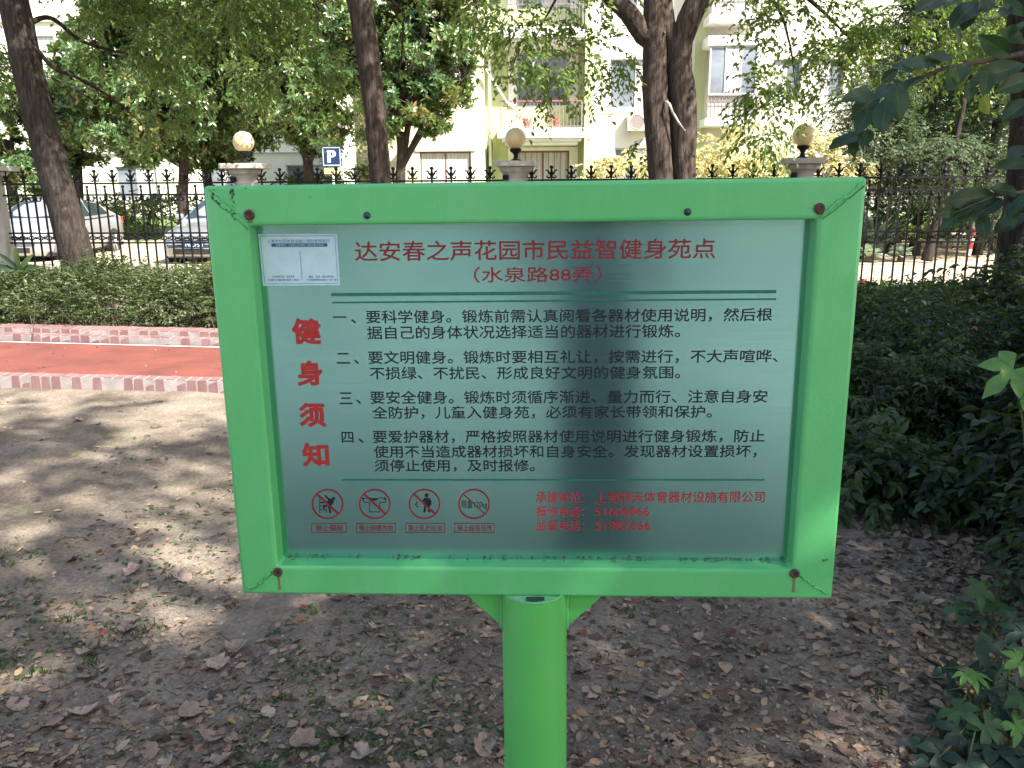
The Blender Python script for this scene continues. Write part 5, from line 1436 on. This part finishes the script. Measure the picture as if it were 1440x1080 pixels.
def car(loc, rz, paint, plate, label, full=True):
    """nose at -y; body lofted through cross sections, cabin with pillars and separate panes"""
    t = empty("parked_car", loc, rz, label, "car", "cars parked beyond the fence")
    L_ = 4.5
    top = [(0, .6), (.06, .7), (.3, .80), (1.0, .93), (1.3, .97), (3.6, 1.02), (4.3, 1.04), (4.46, .98), (4.5, .85)]
    hw = [(0, .62), (.06, .72), (.25, .81), (.7, .87), (1.5, .89), (3.4, .89), (4.1, .86), (4.4, .78), (4.5, .68)]
    bot = [(0, .30), (.1, .22), (4.35, .24), (4.5, .36)]
    secs = []
    for y in (0, .03, .08, .18, .35, .6, .9, 1.2, 1.6, 2.1, 2.6, 3.1, 3.6, 3.95, 4.2, 4.36, 4.45, 4.5):
        w, zt, zb = ip(y, hw), ip(y, top), ip(y, bot)
        half = [(0, zt + .02), (w * .5, zt + .015), (w * .82, zt - .01), (w * .94, zt - .06), (w * .985, zt - .16), (w, zt - .3 if zt > .8 else (zt + zb) / 2 + .06), (w * .985, .42 if zb < .3 else (zb + zt) / 2), (w * .96, zb + .06), (w * .9, zb), (0, zb)]
        secs.append([(-a, y, z) for a, z in reversed(half)] + [(a, y, z) for a, z in half[1:]])
    b = MB(); loft(b, secs)
    body = b.build("body", paint, t, smooth=True, angle=42)
    # cabin
    prof = [(1.12, .955, .80), (1.45, 1.17, .73), (1.85, 1.385, .64), (2.3, 1.45, .61), (2.8, 1.45, .61), (3.25, 1.38, .62), (3.65, 1.22, .66), (4.0, 1.045, .72)]
    csec = []
    for y, z, w in prof:
        zb = ip(y, top) - .02
        f = max(.02, z - zb)
        half = [(0, z + .025), (w * .6, z + .02), (w * .92, z - .01), (w * 1.0, z - .04 * min(1, f * 3)), (w + (.83 - w) * .5, zb + f * .5), (.83, zb)]
        csec.append([(-a, y, v) for a, v in reversed(half)] + [(a, y, v) for a, v in half[1:]])
    c = MB(); loft(c, csec); c.build("cabin", paint, t, smooth=True, angle=42)
    def pane(name, pts, off):
        n_ = (Vector(pts[1]) - Vector(pts[0])).cross(Vector(pts[2]) - Vector(pts[0])).normalized()
        if n_.dot(Vector(off)) < 0: n_ = -n_
        q = MB(); q.poly([Vector(p) + n_ * .012 for p in pts], -n_ * .008); q.build(name, M_cglass, t)
    ws = [(-.70, 1.2, 1.02), (.70, 1.2, 1.02), (.655, 1.5, 1.2), (.56, 1.86, 1.402), (-.56, 1.86, 1.402), (-.655, 1.5, 1.2)]
    pane("windscreen", [ws[0], ws[1], ws[3], ws[4]], (0, -1, .6))
    pane("rear_window", [(-.62, 3.93, 1.085), (.62, 3.93, 1.085), (.54, 3.32, 1.385), (-.54, 3.32, 1.385)], (0, 1, .6))
    for s_ in (-1, 1):
        S_ = lambda y, z: (s_ * (.62 + (.83 - .62) * max(0, min(1, (1.42 - z) / .42))) , y, z)
        pane("side_window", [S_(1.45, 1.04), S_(2.42, 1.045), S_(2.40, 1.38), S_(1.98, 1.36)], (s_, 0, .3))
        pane("side_window", [S_(2.50, 1.045), S_(3.45, 1.06), S_(3.2, 1.32), S_(2.50, 1.38)], (s_, 0, .3))
        m_ = MB(); m_.box(-.09, .09, -.05, .06, -.06, .06); m_.M = Matrix()
        m_.v = [v + Vector((s_ * .95, 1.42, 1.06)) for v in m_.v]; m_.build("mirror", paint, t, bevel=.03, seg=3, smooth=True)
        hl = MB(); hl.poly([Vector((s_ * .46, -.002, .66)), Vector((s_ * .60, .03, .72)), Vector((s_ * .80, .28, .80)), Vector((s_ * .825, .3, .72)), Vector((s_ * .72, .065, .62)), Vector((s_ * .5, -.004, .61))], (0, -.02, .012))
        hl.build("headlight", M_lens, t, smooth=False)
        tl = MB(); tl.poly([Vector((s_ * .45, 4.5, .92)), Vector((s_ * .76, 4.43, .95)), Vector((s_ * .8, 4.3, .94)), Vector((s_ * .8, 4.34, .78)), Vector((s_ * .5, 4.5, .76))], (s_ * .012, .02, 0)); tl.build("tail_light", M_tail, t)
        for y in (.86, 3.5):
            w = MB(); w.lathe([(.21, -.1), (.30, -.1), (.315, -.07), (.315, .07), (.30, .1), (.21, .1)], 28, (s_ * .80, y, .315), 'X')
            wo = w.build("wheel", M_tyre, t, smooth=True, angle=40)
            r_ = MB(); r_.lathe([(.02, -.02), (.19, -.02), (.212, .0), (.212, .02), (.02, .02)], 24, (s_ * .88, y, .315), 'X')
            for k in range(5):
                an = k * 1.2566
                r_.tube([(s_ * .905, y, .315), (s_ * .90, y + .2 * math.cos(an), .315 + .2 * math.sin(an))], .022, 6)
            r_.build("rim", M_rim, wo)
            ar = MB(); ar.lathe([(.31, 0), (.345, 0), (.345, .012), (.31, .012)], 28, (s_ * .886 - (0.012 if s_ < 0 else 0), y, .33), 'X'); ar.build("wheel_arch", M_black, t)
    gr = MB(); gr.box(-.42, .42, -.012, .03, .585, .66); gr.box(-.5, .5, -.008, .05, .30, .42); gr.build("grille", M_black, t, bevel=.01)
    gb = MB(); gb.box(-.40, .40, -.02, -.010, .614, .628); gb.box(-.055, .055, -.026, -.012, .60, .645); gb.build("grille_trim", M_rim, t, bevel=.004)
    sk = MB(); sk.box(-.8, .8, .25, 4.25, .2, .3); sk.build("underbody", M_black, t)
    if plate:
        pl = MB(); pl.box(-.22, .22, -.035, -.02, .44, .58); po_ = pl.build("number_plate", M_plate, t, bevel=.004)
        me = text_mesh(plate)
        co_ = np.empty(len(me.vertices) * 3, np.float32); me.vertices.foreach_get("co", co_); co_ = co_.reshape(-1, 3)
        lo, hi = co_.min(0), co_.max(0); s_ = (co_ - lo) / np.maximum(hi - lo, 1e-6)
        q = MB(); q.add([(-.19 + .38 * a_[0], -.0365, .468 + .084 * a_[1]) for a_ in s_], [tuple(p.vertices) for p in me.polygons]); q.build("plate_lettering", K_white, po_)
        bpy.data.meshes.remove(me)
    return t
car(Vector((-11.25, 18.7, ZR + .004)), R(2), carpaint("silver_paint", (.36, .36, .37)), "", "silver car behind the leaning trunk, its roof in tree shade")
c2 = at(268, 365, 18.0)
car(Vector((c2.x + .12, 18.0, ZR + .004)), R(-4), carpaint("pale_silver_paint", (.34, .35, .37)), "PⅡCF5·1", "pale silver car with a blue number plate, half hidden by the board's left edge")

# ------------------------------------------------------------------ parking sign, poles, garden plants
ps = wthing("parking_sign", Vector((at(466, 220, 20.5).x, 20.5, ZR)), "blue square parking sign with a white letter on a grey post", "sign")
c_ = at(466.5, 220, 20.5)
a = MB(); a.tube([(c_.x, 20.54, ZR), (c_.x, 20.54, c_.z + .22)], .03, 10); a.build("post", M_alu, ps, smooth=True)
a = MB(); a.box(c_.x - .235, c_.x + .235, 20.49, 20.505, c_.z - .235, c_.z + .235); sp_ = a.build("sign_plate", M_plate, ps, bevel=.003)
o = ps.location
a = MB()
for x0_, x1_, z0_, z1_ in ((-.21, .21, -.21, -.195), (-.21, .21, .195, .21), (-.21, -.195, -.1949, .1949), (.195, .21, -.1949, .1949)):
    a.box(c_.x + x0_ - o.x, c_.x + x1_ - o.x, 20.486 - o.y, 20.4885 - o.y, c_.z + z0_ - o.z, c_.z + z1_ - o.z)
me = text_mesh("P"); co_ = np.empty(len(me.vertices) * 3, np.float32); me.vertices.foreach_get("co", co_); co_ = co_.reshape(-1, 3); lo, hi = co_.min(0), co_.max(0); s_ = (co_ - lo) / np.maximum(hi - lo, 1e-6)
for dx_ in (-.02, -.01, 0, .01, .02):
    a.add([(c_.x - .085 + .17 * v[0] + dx_ - o.x, 20.4885 - .0002 * dx_ - .001 - o.y + dx_ * .01, c_.z - .14 + .28 * v[1] - o.z) for v in s_], [tuple(p.vertices) for p in me.polygons])
bpy.data.meshes.remove(me)
a.build("sign_lettering", K_white, sp_)
a = MB(); a.box(c_.x - .2, c_.x + .2, 20.49, 20.505, c_.z - .41, c_.z - .27); a.build("small_plate", nmat("ochre_plate", (.3, .25, .1), (.45, .4, .2), 30, .5), ps, bevel=.003)

p0, p1 = at(1357, 378, 18.2), at(1372, 312, 18.2)
rp = wthing("barrier_pole", p0, "red and white striped pole leaning in the garden behind the fence", "pole")
a = MB()
for k in range(7):
    a.cur = k % 2
    a.tube([p0.lerp(p1, k / 7), p0.lerp(p1, (k + .98) / 7)], .055, 12)
a.build("pole", [nmat("white_paint", (.6, .6, .6), (.75, .75, .74), 12, .5), nmat("red_paint", (.5, .03, .03), (.6, .05, .05), 12, .5)], rp, smooth=True, angle=40)
a = MB(); a.lathe([(.01, 0), (.13, 0), (.13, .04), (.05, .08), (.01, .08)], 16, p0 + Vector((0, 0, -.04))); a.build("foot", M_black, rp)

vb = at(1212, 415, 10.75); vb.z = 0
vv = wthing("hydrant", vb, "small red topped blue hydrant post at the board's right edge by the fence", "hydrant")
a = MB(); a.lathe([(.01, -.02), (.075, -.02), (.075, .02), (.05, .03), (.05, .19), (.01, .19)], 18, vb); a.build("blue_post", nmat("blue_paint", (.02, .08, .3), (.03, .11, .38), 20, .5), vv, smooth=True, angle=40)
a = MB(); a.lathe([(.01, .19), (.06, .19), (.06, .26), (.055, .30), (.035, .335), (.01, .345)], 18, vb); a.lathe([(.01, -.09), (.022, -.09), (.022, .09), (.01, .09)], 10, vb + Vector((0, 0, .235)), 'X'); a.build("red_cap", nmat("red_cap_paint", (.5, .02, .03), (.62, .05, .05), 20, .45), vv, smooth=True, angle=40)

M_agave = leafmat("agave_leaves", [(.05, .09, .07), (.09, .14, .1), (.2, .26, .2)], .5, .1, (.2, .3, .1), .4)
M_frond = leafmat("frond_leaves", [(.06, .11, .03), (.14, .2, .06), (.3, .33, .14)], .5, .3, (.3, .4, .1), .4)
M_hosta = leafmat("pale_edged_leaves", [(.1, .16, .1), (.3, .38, .3), (.5, .55, .46)], .45, .25, (.4, .5, .3), .4)
def rosette(name, px, Y, n, L_, w, label, mat, seed, up=(.4, 1.3), cat="plant", kind=None):
    rg = np.random.default_rng(seed)
    b = at(px, 360, Y); b.z = -.05
    t = wthing(name, b, label, cat)
    th = rg.random(n) * 6.283; el = rg.uniform(*up, n)
    D = np.stack([np.cos(th) * np.cos(el), np.sin(th) * np.cos(el), np.sin(el)], 1)
    P_ = np.tile(np.array(b) + [0, 0, .08], (n, 1)) + D * .05
    Ls = L_ * rg.uniform(.7, 1.1, n)
    foliage("leaf_blades", [leaves(P_, D, np.stack([-np.cos(th) * np.sin(el), -np.sin(th) * np.sin(el), np.cos(el)], 1), Ls, np.full(n, w), .2, 1, .18, rg=rg)], mat, t)
    a = MB(); a.lathe([(.01, 0), (.09, 0), (.07, .12), (.01, .16)], 10, b); a.build("stem", M_twig, t)
    return t
rosette("agave_plant", 1225, 17.9, 34, 1.0, .13, "grey green agave with stiff upright blades next to the board's right edge", M_agave, 101, (.7, 1.4))
rosette("agave_plant", 1245, 19.2, 28, 1.1, .14, "taller agave standing behind the first one", M_agave, 102, (.6, 1.4))
rosette("hosta_plant", 1222, 17.3, 26, .34, .17, "white edged broad leaf plant low in front of the agaves", M_hosta, 103, (.2, 1.1))
rosette("hosta_plant", 1268, 17.4, 22, .3, .15, "white edged broad leaf plant just left of the palm fronds", M_hosta, 104, (.2, 1.1))
def cycad(px, Y, n, L_, label, seed):
    rg = np.random.default_rng(seed)
    b = at(px, 360, Y); b.z = -.05
    t = wthing("cycad_palm", b, label, "palm")
    a = MB(); a.lathe([(.02, -.05), (.14, -.05), (.12, .3), (.02, .34)], 14, b); a.build("trunk", M_bark2, t)
    th = rg.random(n) * 6.283; el = rg.uniform(.5, 1.2, n)
    D = np.stack([np.cos(th) * np.cos(el), np.sin(th) * np.cos(el), np.sin(el)], 1)
    S0 = np.tile(np.array(b) + [0, 0, .3], (n, 1)); ln_ = L_ * rg.uniform(.8, 1.1, n)
    dr = .55
    foliage("fronds", [sprays(S0, D, ln_, 60, .15, .014, dr, ang=1.2, hang=.05, rg=rg), thin(S0, D, ln_, np.full(n, dr), .012, 7)], M_frond, t)
cycad(1285, 18.6, 26, 1.1, "low cycad palm with arching pale fronds beside the agaves", 111)
bush("bush", 1400, 19.4, [mb_(1400, 300, 19.4, .8, .6), mb_(1340, 300, 20.5, .9, .5), mb_(1430, 280, 20, .7, .8)], "dull green bush at the back of the garden beside the dark trunk", M_conifer, 121, .09, 500)
bush("bush", 215, 28.4, [mb_(215, 300, 28.4, 1.5, .5), mb_(150, 300, 28.6, 1.4, .55), mb_(60, 300, 28.6, 1.4, .6)], "low green bush on the lawn behind the silver cars", M_camphor, 122, .1, 420)
bush("bush", 520, 28.2, [mb_(440, 270, 28.2, 1.3, .7), mb_(515, 262, 28.4, .9, .6)], "dark bush on the lawn beneath the parking sign magnolia", M_shade, 123, .1, 420)

# ------------------------------------------------------------------ fallen leaves and litter
def leaf_outline(kind, rg):
    if kind == 0:       # lobed
        pts = [(0, 0), (.14, .08), (.33, .08), (.36, .22), (.5, .32), (.42, .44), (.44, .6), (.29, .66), (.2, .8), (.1, .84), (0, 1.0)]
    elif kind == 1:     # ovate
        pts = [(0, 0), (.1, .08), (.22, .25), (.27, .45), (.22, .66), (.1, .87), (0, 1.0)]
    else:               # broad, torn
        pts = [(0, 0), (.2, .05), (.4, .2), (.34, .34), (.45, .5), (.36, .7), (.2, .74), (.14, .93), (0, .95)]
    j = lambda v: v * (1 + rg.uniform(-.13, .13))
    right = [(j(x), j(y)) for x, y in pts]; left = [(-j(x), j(y)) for x, y in pts[1:-1]]
    return right, left
def fallen_mesh(kind, seed, curl):
    rg = random.Random(seed)
    right, left = leaf_outline(kind, rg)
    tip = right[-1]
    def z(x, y): return curl * (x * x * 1.3 + .35 * (y - .45) ** 2) + .03 * math.sin(7 * x + 5 * y + seed)
    mb = MB()
    mid = [(0, t_) for t_ in (0, .25, .5, .75)] + [tip]
    vs, fs = [], []
    def side(poly, flip):
        b_ = len(vs)
        m_ = [(0, y) for x, y in poly]
        for (x, y) in poly: vs.append((x, y - .5, z(x, y)))
        for (x, y) in poly: vs.append((x * .5, y - .5, z(x * .5, y) + .012))
        for (x, y) in m_: vs.append((0, y - .5, z(0, y)))
        n = len(poly)
        for i_ in range(n - 1):
            for o1, o2 in ((0, n), (n, 2 * n)):
                q = (b_ + o1 + i_, b_ + o1 + i_ + 1, b_ + o2 + i_ + 1, b_ + o2 + i_)
                fs.append(q if not flip else q[::-1])
    side(right, False); side([right[0]] + left + [right[-1]], True)
    mb.add(vs, fs)
    mb.tube([(0, -.5, z(0, 0)), (.02, -.62, .02), (.05, -.74, .0)], [.012, .01, .008], 5)
    me = mb.mesh("fallen_leaf"); 
    me.polygons.foreach_set("use_smooth", np.ones(len(me.polygons), bool))
    return me
def drymat(name, c1, c2):
    m, N, L, P = newmat(name)
    co = objco(N)
    oi = N.new("ShaderNodeObjectInfo")
    c = ramp(N, L, oi.outputs["Random"], [(0, c1), (1, c2)])
    c = mixc(N, L, .7, c, ramp(N, L, noise(N, L, co, 5, 7, .7), [(.3, .5), (.65, 1.15)]), 'MULTIPLY')
    L.new(c, P.inputs["Base Color"]); P.inputs["Roughness"].default_value = .8; P.inputs["Specular IOR Level"].default_value = .25
    bump(N, L, P, noise(N, L, co, 14, 6), .5, .02)
    return m
KINDS = [("large grey brown fallen leaf with ragged lobes, curled on the bare soil", "large lobed fallen leaves", drymat("dry_leaf_greybrown", (.25, .175, .135), (.42, .315, .25)), (0, 2), (.042, .088), .55, 62),
         ("small tan oval fallen leaf on the bare soil", "small tan fallen leaves", drymat("dry_leaf_tan", (.33, .21, .12), (.46, .31, .19)), (1,), (.026, .046), .55, 120),
         ("dark brown oval fallen leaf on the bare soil", "dark brown fallen leaves", drymat("dry_leaf_dark", (.07, .04, .032), (.14, .085, .065)), (1, 2), (.03, .06), .5, 84),
         ("reddish fallen leaf on the bare soil", "reddish fallen leaves", drymat("dry_leaf_red", (.17, .055, .04), (.26, .09, .06)), (1,), (.028, .045), .5, 22),
         ("ochre yellow fallen leaf on the bare soil", "ochre fallen leaves", drymat("dry_leaf_ochre", (.34, .21, .07), (.44, .3, .12)), (1,), (.028, .044), .5, 12)]
rl = random.Random(17)
placed = []
for lab, grp, m, kinds, (s0, s1), curl, n in KINDS:
    ms = [fallen_mesh(rl.choice(kinds), rl.randrange(999), curl * rl.uniform(.3, 2.2)) for _ in range(7)]
    for me in ms: me.materials.append(m)
    c = 0
    while c < n:
        px, py = rl.uniform(-20, 1460), 590 + 500 * rl.random() ** .75
        if 300 < px < 1190 and py < 835: continue
        g_ = ground_at(px, py)
        s_ = rl.uniform(s0, s1)
        if any((g_.x - q[0]) ** 2 + (g_.y - q[1]) ** 2 < (.45 * (s_ + q[2])) ** 2 for q in placed): continue
        if (g_ - FOOT).length < .09: continue
        placed.append((g_.x, g_.y, s_)); c += 1
        o = bpy.data.objects.new("fallen_leaf", rl.choice(ms)); COL.objects.link(o)
        o.location = (g_.x, g_.y, soil_z(g_.x, g_.y) + .004 + s_ * .06)
        o.rotation_euler = (rl.gauss(0, .22), rl.gauss(0, .22) + (math.pi if rl.random() < .3 else 0), rl.random() * 6.283)
        o.scale = (s_ * rl.uniform(.85, 1.2), s_, s_)
        tag(o, lab, "fallen leaf", grp)
# the crumbled rest of the litter
M_frag = leafmat("leaf_litter", [(.045, .03, .022), (.115, .082, .058), (.2, .145, .105), (.3, .22, .15), (.21, .12, .072)], .85, .05, (.3, .2, .1), .2)
def gpts(n, seed, ymin=585, bias=.9):
    rg = np.random.default_rng(seed)
    px, py = rg.uniform(-60, 1500, n), ymin + (1110 - ymin) * rg.random(n) ** bias
    P_ = np.array([tuple(ground_at(a, b)) for a, b in zip(px, py)])
    P_[:, 2] = soil_height(P_[:, 0], P_[:, 1])
    return P_, rg
P_, rg_ = gpts(13500, 201, 560, .85)
dens = vnoise(P_[:, 0] * 2.2, P_[:, 1] * 2.2) + .35 * (P_[:, 0] > .5) + .25 * (P_[:, 1] < 3)
P_ = P_[dens > .42]
n = len(P_)
big = rg_.random(n)
D = np.stack([rg_.normal(0, 1, n), rg_.normal(0, 1, n), rg_.normal(0, .12, n)], 1)
Nn = np.stack([rg_.normal(0, .35, n), rg_.normal(0, .35, n), np.ones(n)], 1)
P_[:, 2] += .004
Ls = .009 + .034 * big ** 2.2
tag(foliage("leaf_litter", [leaves(P_, D, Nn, Ls, Ls * rg_.uniform(.35, .8, n), .12, 1, .1, rg=rg_)], M_frag, None), kind='stuff')
rg_ = np.random.default_rng(211)
n = 3800
y = rg_.uniform(2.2, 5.2, n); x = .3 * y + .75 + rg_.normal(.3, .38, n)
P_ = np.stack([x, y, soil_height(x, y) + .006], 1)
D = np.stack([rg_.normal(0, 1, n), rg_.normal(0, 1, n), rg_.normal(0, .22, n)], 1)
Ls = .02 + .055 * rg_.random(n) ** 2
tag(foliage("shrub_litter", [leaves(P_, D, np.tile([0, 0, 1.], (n, 1)) + rg_.normal(0, .45, (n, 3)), Ls, Ls * rg_.uniform(.4, .75, n), .14, 1, .2, rg=rg_)], M_frag, None), kind='stuff')
P_, rg_ = gpts(420, 202)
D = np.stack([rg_.normal(0, 1, 420), rg_.normal(0, 1, 420), rg_.normal(0, .05, 420)], 1); P_[:, 2] += .005
tag(foliage("twig_litter", [thin(P_, nrm(D), rg_.uniform(.03, .16, 420), np.full(420, .02), .0018)], M_twig, None), kind='stuff')
# pebbles
P_, rg_ = gpts(1500, 203, 600, .7)
oct_ = np.array([[1, 0, 0], [-1, 0, 0], [0, 1, 0], [0, -1, 0], [0, 0, .7], [0, 0, -.7]])
sz_ = (.0025 + .007 * rg_.random(1500) ** 3)[:, None, None]
V = (P_[:, None] + oct_[None] * sz_ * (1 + rg_.normal(0, .25, (1500, 6, 3)))).reshape(-1, 3)
F = (np.arange(1500)[:, None, None] * 6 + np.array([[0, 2, 4], [2, 1, 4], [1, 3, 4], [3, 0, 4], [2, 0, 5], [1, 2, 5], [3, 1, 5], [0, 3, 5]])[None]).reshape(-1, 3)
tag(link("gravel", np_mesh("gravel", V, [F]), nmat("pebble", (.2, .18, .165), (.36, .33, .31), 9, .85), smooth=False), kind='stuff')
# weeds and grass tufts
M_weed = leafmat("weed_leaves", [(.016, .042, .012), (.034, .075, .02), (.065, .12, .03)], .5, .3, (.25, .4, .05), .3)
P_, rg_ = gpts(2000, 204, 575, .8)
k_ = vnoise(P_[:, 0] * 1.9 + 40, P_[:, 1] * 1.9) > .6
P_ = P_[k_]; n = len(P_)
th = rg_.random((n, 6)) * 6.283; el = rg_.uniform(.1, .9, (n, 6))
D = np.stack([np.cos(th) * np.cos(el), np.sin(th) * np.cos(el), np.sin(el)], -1).reshape(-1, 3)
Q = np.repeat(P_, 6, 0) + rg_.normal(0, .012, (n * 6, 3)) * [1, 1, .1]
L_ = rg_.uniform(.008, .026, n * 6)
tag(foliage("weeds", [leaves(Q, D, np.tile([0, 0, 1.], (n * 6, 1)) + rg_.normal(0, .2, (n * 6, 3)), L_, L_ * .55, .1, 0, .1, np.repeat(rg_.random(n), 6), rg_)], M_weed, None), kind='stuff')
P_, rg_ = gpts(260, 205, 560, .6)
k_ = vnoise(P_[:, 0] * 1.5 + 80, P_[:, 1] * 1.5) > .6
P_ = P_[k_]; n = len(P_)
D = nrm(np.stack([rg_.normal(0, .5, (n, 9)), rg_.normal(0, .5, (n, 9)), np.ones((n, 9))], -1)).reshape(-1, 3)
Q = np.repeat(P_, 9, 0) + rg_.normal(0, .012, (n * 9, 3)) * [1, 1, 0]
L_ = rg_.uniform(.012, .035, n * 9)
tag(foliage("grass", [leaves(Q, D, np.tile([1., .3, 0], (n * 9, 1)) + rg_.normal(0, .6, (n * 9, 3)), L_, np.full(n * 9, .0025), .1, 0, .3, rg=rg_)], M_weed, None), kind='stuff')
# dry leaves caught under the hedges and shrubs, on path and kerb
rg_ = np.random.default_rng(207)
n = 2600
x = rg_.uniform(-8, 6, n); y = np.array([path_far(v) for v in x]) + rg_.uniform(.3, 2.2, n)
m2 = 260
x2 = rg_.uniform(-8, 6, m2); y2 = np.array([path_near(v) for v in x2]) + rg_.uniform(.15, 1.7, m2)
P_ = np.stack([np.concatenate([x, x2]), np.concatenate([y, y2]), np.concatenate([soil_height(x, y) * 1 + .02, np.full(m2, .02)])], 1); n += m2
D = np.stack([rg_.normal(0, 1, n), rg_.normal(0, 1, n), rg_.normal(0, .15, n)], 1)
Ls = rg_.uniform(.015, .05, n)
tag(foliage("hedge_litter", [leaves(P_, D, np.tile([0, 0, 1.], (n, 1)) + rg_.normal(0, .4, (n, 3)), Ls, Ls * .5, .1, 0, .1, rg=rg_)], M_frag, None), kind='stuff')

# ------------------------------------------------------------------ the photographer, whose blurred reflection darkens the steel panel
def skinned(name, chains, mat, parent, sub=1):
    bm = bmesh.new(); sk = bm.verts.layers.skin.verify(); idx = {}
    def V_(p, r):
        key = tuple(round(v, 4) for v in p)
        if key not in idx:
            v = bm.verts.new(p); v[sk].radius = (r, r); idx[key] = v
        return idx[key]
    first = None
    for ch in chains:
        prev = None
        for p, r in ch:
            v = V_(p, r)
            if first is None: first = v; v[sk].use_root = True
            if prev is not None and prev is not v and bm.edges.get((prev, v)) is None: bm.edges.new((prev, v))
            prev = v
    me = bpy.data.meshes.new(name); bm.to_mesh(me); bm.free()
    o = link(name, me, mat, parent, True)
    o.modifiers.new("skin", 'SKIN').use_smooth_shade = True
    s_ = o.modifiers.new("smooth", 'SUBSURF'); s_.levels = s_.render_levels = sub
    return o
M_skin = nmat("skin", (.42, .25, .18), (.5, .31, .23), 8, .5, bmp=.05)
M_shirt = nmat("plum_shirt", (.14, .12, .17), (.19, .16, .22), 12, .85, bmp=.3)
M_trou = nmat("grey_trousers", (.13, .125, .155), (.17, .165, .2), 12, .85, bmp=.3)
M_hair = nmat("black_hair", (.008, .007, .007), (.02, .018, .017), 60, .5, bmp=.4)
X0, YP = .17, -.42
pe = wthing("person", Vector((X0, YP, 0)), "standing person in plum shirt and grey trousers holding up a phone", "person")
fl = Vector((X0, YP, 0))
def pv(x, y, z): return (x, y, z)
def hand(s_):
    w = Vector((X0 * .35 + s_ * .085, -.13, 1.44)); out = []
    palm = w + Vector((-s_ * .012, .03, .055))
    out.append([(tuple(w), .027), (tuple(palm), .026)])
    for k in range(4):
        b_ = palm + Vector((s_ * (.016 - .010 * k), .002, .022 - .012 * k)); ln = (.05, .056, .052, .04)[k]
        out.append([(tuple(palm), .026), (tuple(b_ + Vector((0, .01, .012))), .0095), (tuple(b_ + Vector((-s_ * .018, .022, ln * .5))), .0085), (tuple(b_ + Vector((-s_ * .036, .012, ln * .75))), .0075)])
    out.append([(tuple(w), .027), (tuple(w + Vector((-s_ * .028, .0, .03))), .012), (tuple(w + Vector((-s_ * .042, -.012, .062))), .01)])
    return out
torso = [(pv(X0, YP, .95), .125), (pv(X0, YP, 1.1), .12), (pv(X0, YP - .01, 1.25), .135), (pv(X0, YP - .01, 1.37), .12), (pv(X0, YP, 1.45), .06), (pv(X0, YP + .01, 1.52), .055), (pv(X0, YP + .03, 1.58), .082), (pv(X0, YP + .02, 1.66), .088), (pv(X0, YP + .01, 1.71), .055)]
body = [torso, [(pv(X0, YP + .03, 1.58), .082), (pv(X0, YP + .125, 1.595), .012)]]
arms, legs = [], []
for s_ in (-1, 1):
    sh_ = pv(X0 + s_ * .18, YP, 1.36); el_ = pv(X0 + s_ * .24, YP + .1, 1.12); wr = (X0 * .35 + s_ * .085, -.13, 1.44)
    body.append([(pv(X0, YP - .01, 1.37), .12), (sh_, .062), (el_, .044), (wr, .027)]); body += hand(s_)
    arms.append([(pv(X0, YP - .01, 1.37), .13), (sh_, .072), (tuple(Vector(sh_).lerp(Vector(el_), .75)), .062)])
    hp, kn, an = pv(X0 + s_ * .08, YP, .9), pv(X0 + s_ * .075, YP + .02, .5), pv(X0 + s_ * .072, YP, .09)
    body.append([(pv(X0, YP, .95), .125), (hp, .088), (kn, .056), (an, .04), (pv(X0 + s_ * .08, YP + .17, .03), .035)])
    legs.append([(pv(X0, YP, .96), .135), (hp, .1), (kn, .073), (an, .066)])
loc_ = lambda chs: [[(tuple(Vector(p) - fl), r) for p, r in ch] for ch in chs]
skinned("body", loc_(body), M_skin, pe, 2)
skinned("shirt", loc_([[(pv(X0, YP, .93), .14), (pv(X0, YP, 1.1), .135), (pv(X0, YP - .01, 1.25), .15), (pv(X0, YP - .01, 1.37), .13), (pv(X0, YP, 1.43), .075)]] + arms), M_shirt, pe, 2)
skinned("trousers", loc_(legs), M_trou, pe, 2)
skinned("hair", loc_([[(pv(X0, YP - .01, 1.60), .08), (pv(X0, YP - .012, 1.67), .094), (pv(X0, YP + .0, 1.73), .065)]]), M_hair, pe, 2)
ph = wthing("phone", Vector((.03, -.09, 1.5)), "dark phone held up by the person behind the camera", "phone")
a = MB(); a.box(-.05, .1, -.10, -.092, 1.47, 1.545); a.build("case", M_black, ph, bevel=.006)
a = MB(); a.box(-.045, .095, -.1015, -.1005, 1.475, 1.54); a.build("screen", M_cglass, ph)
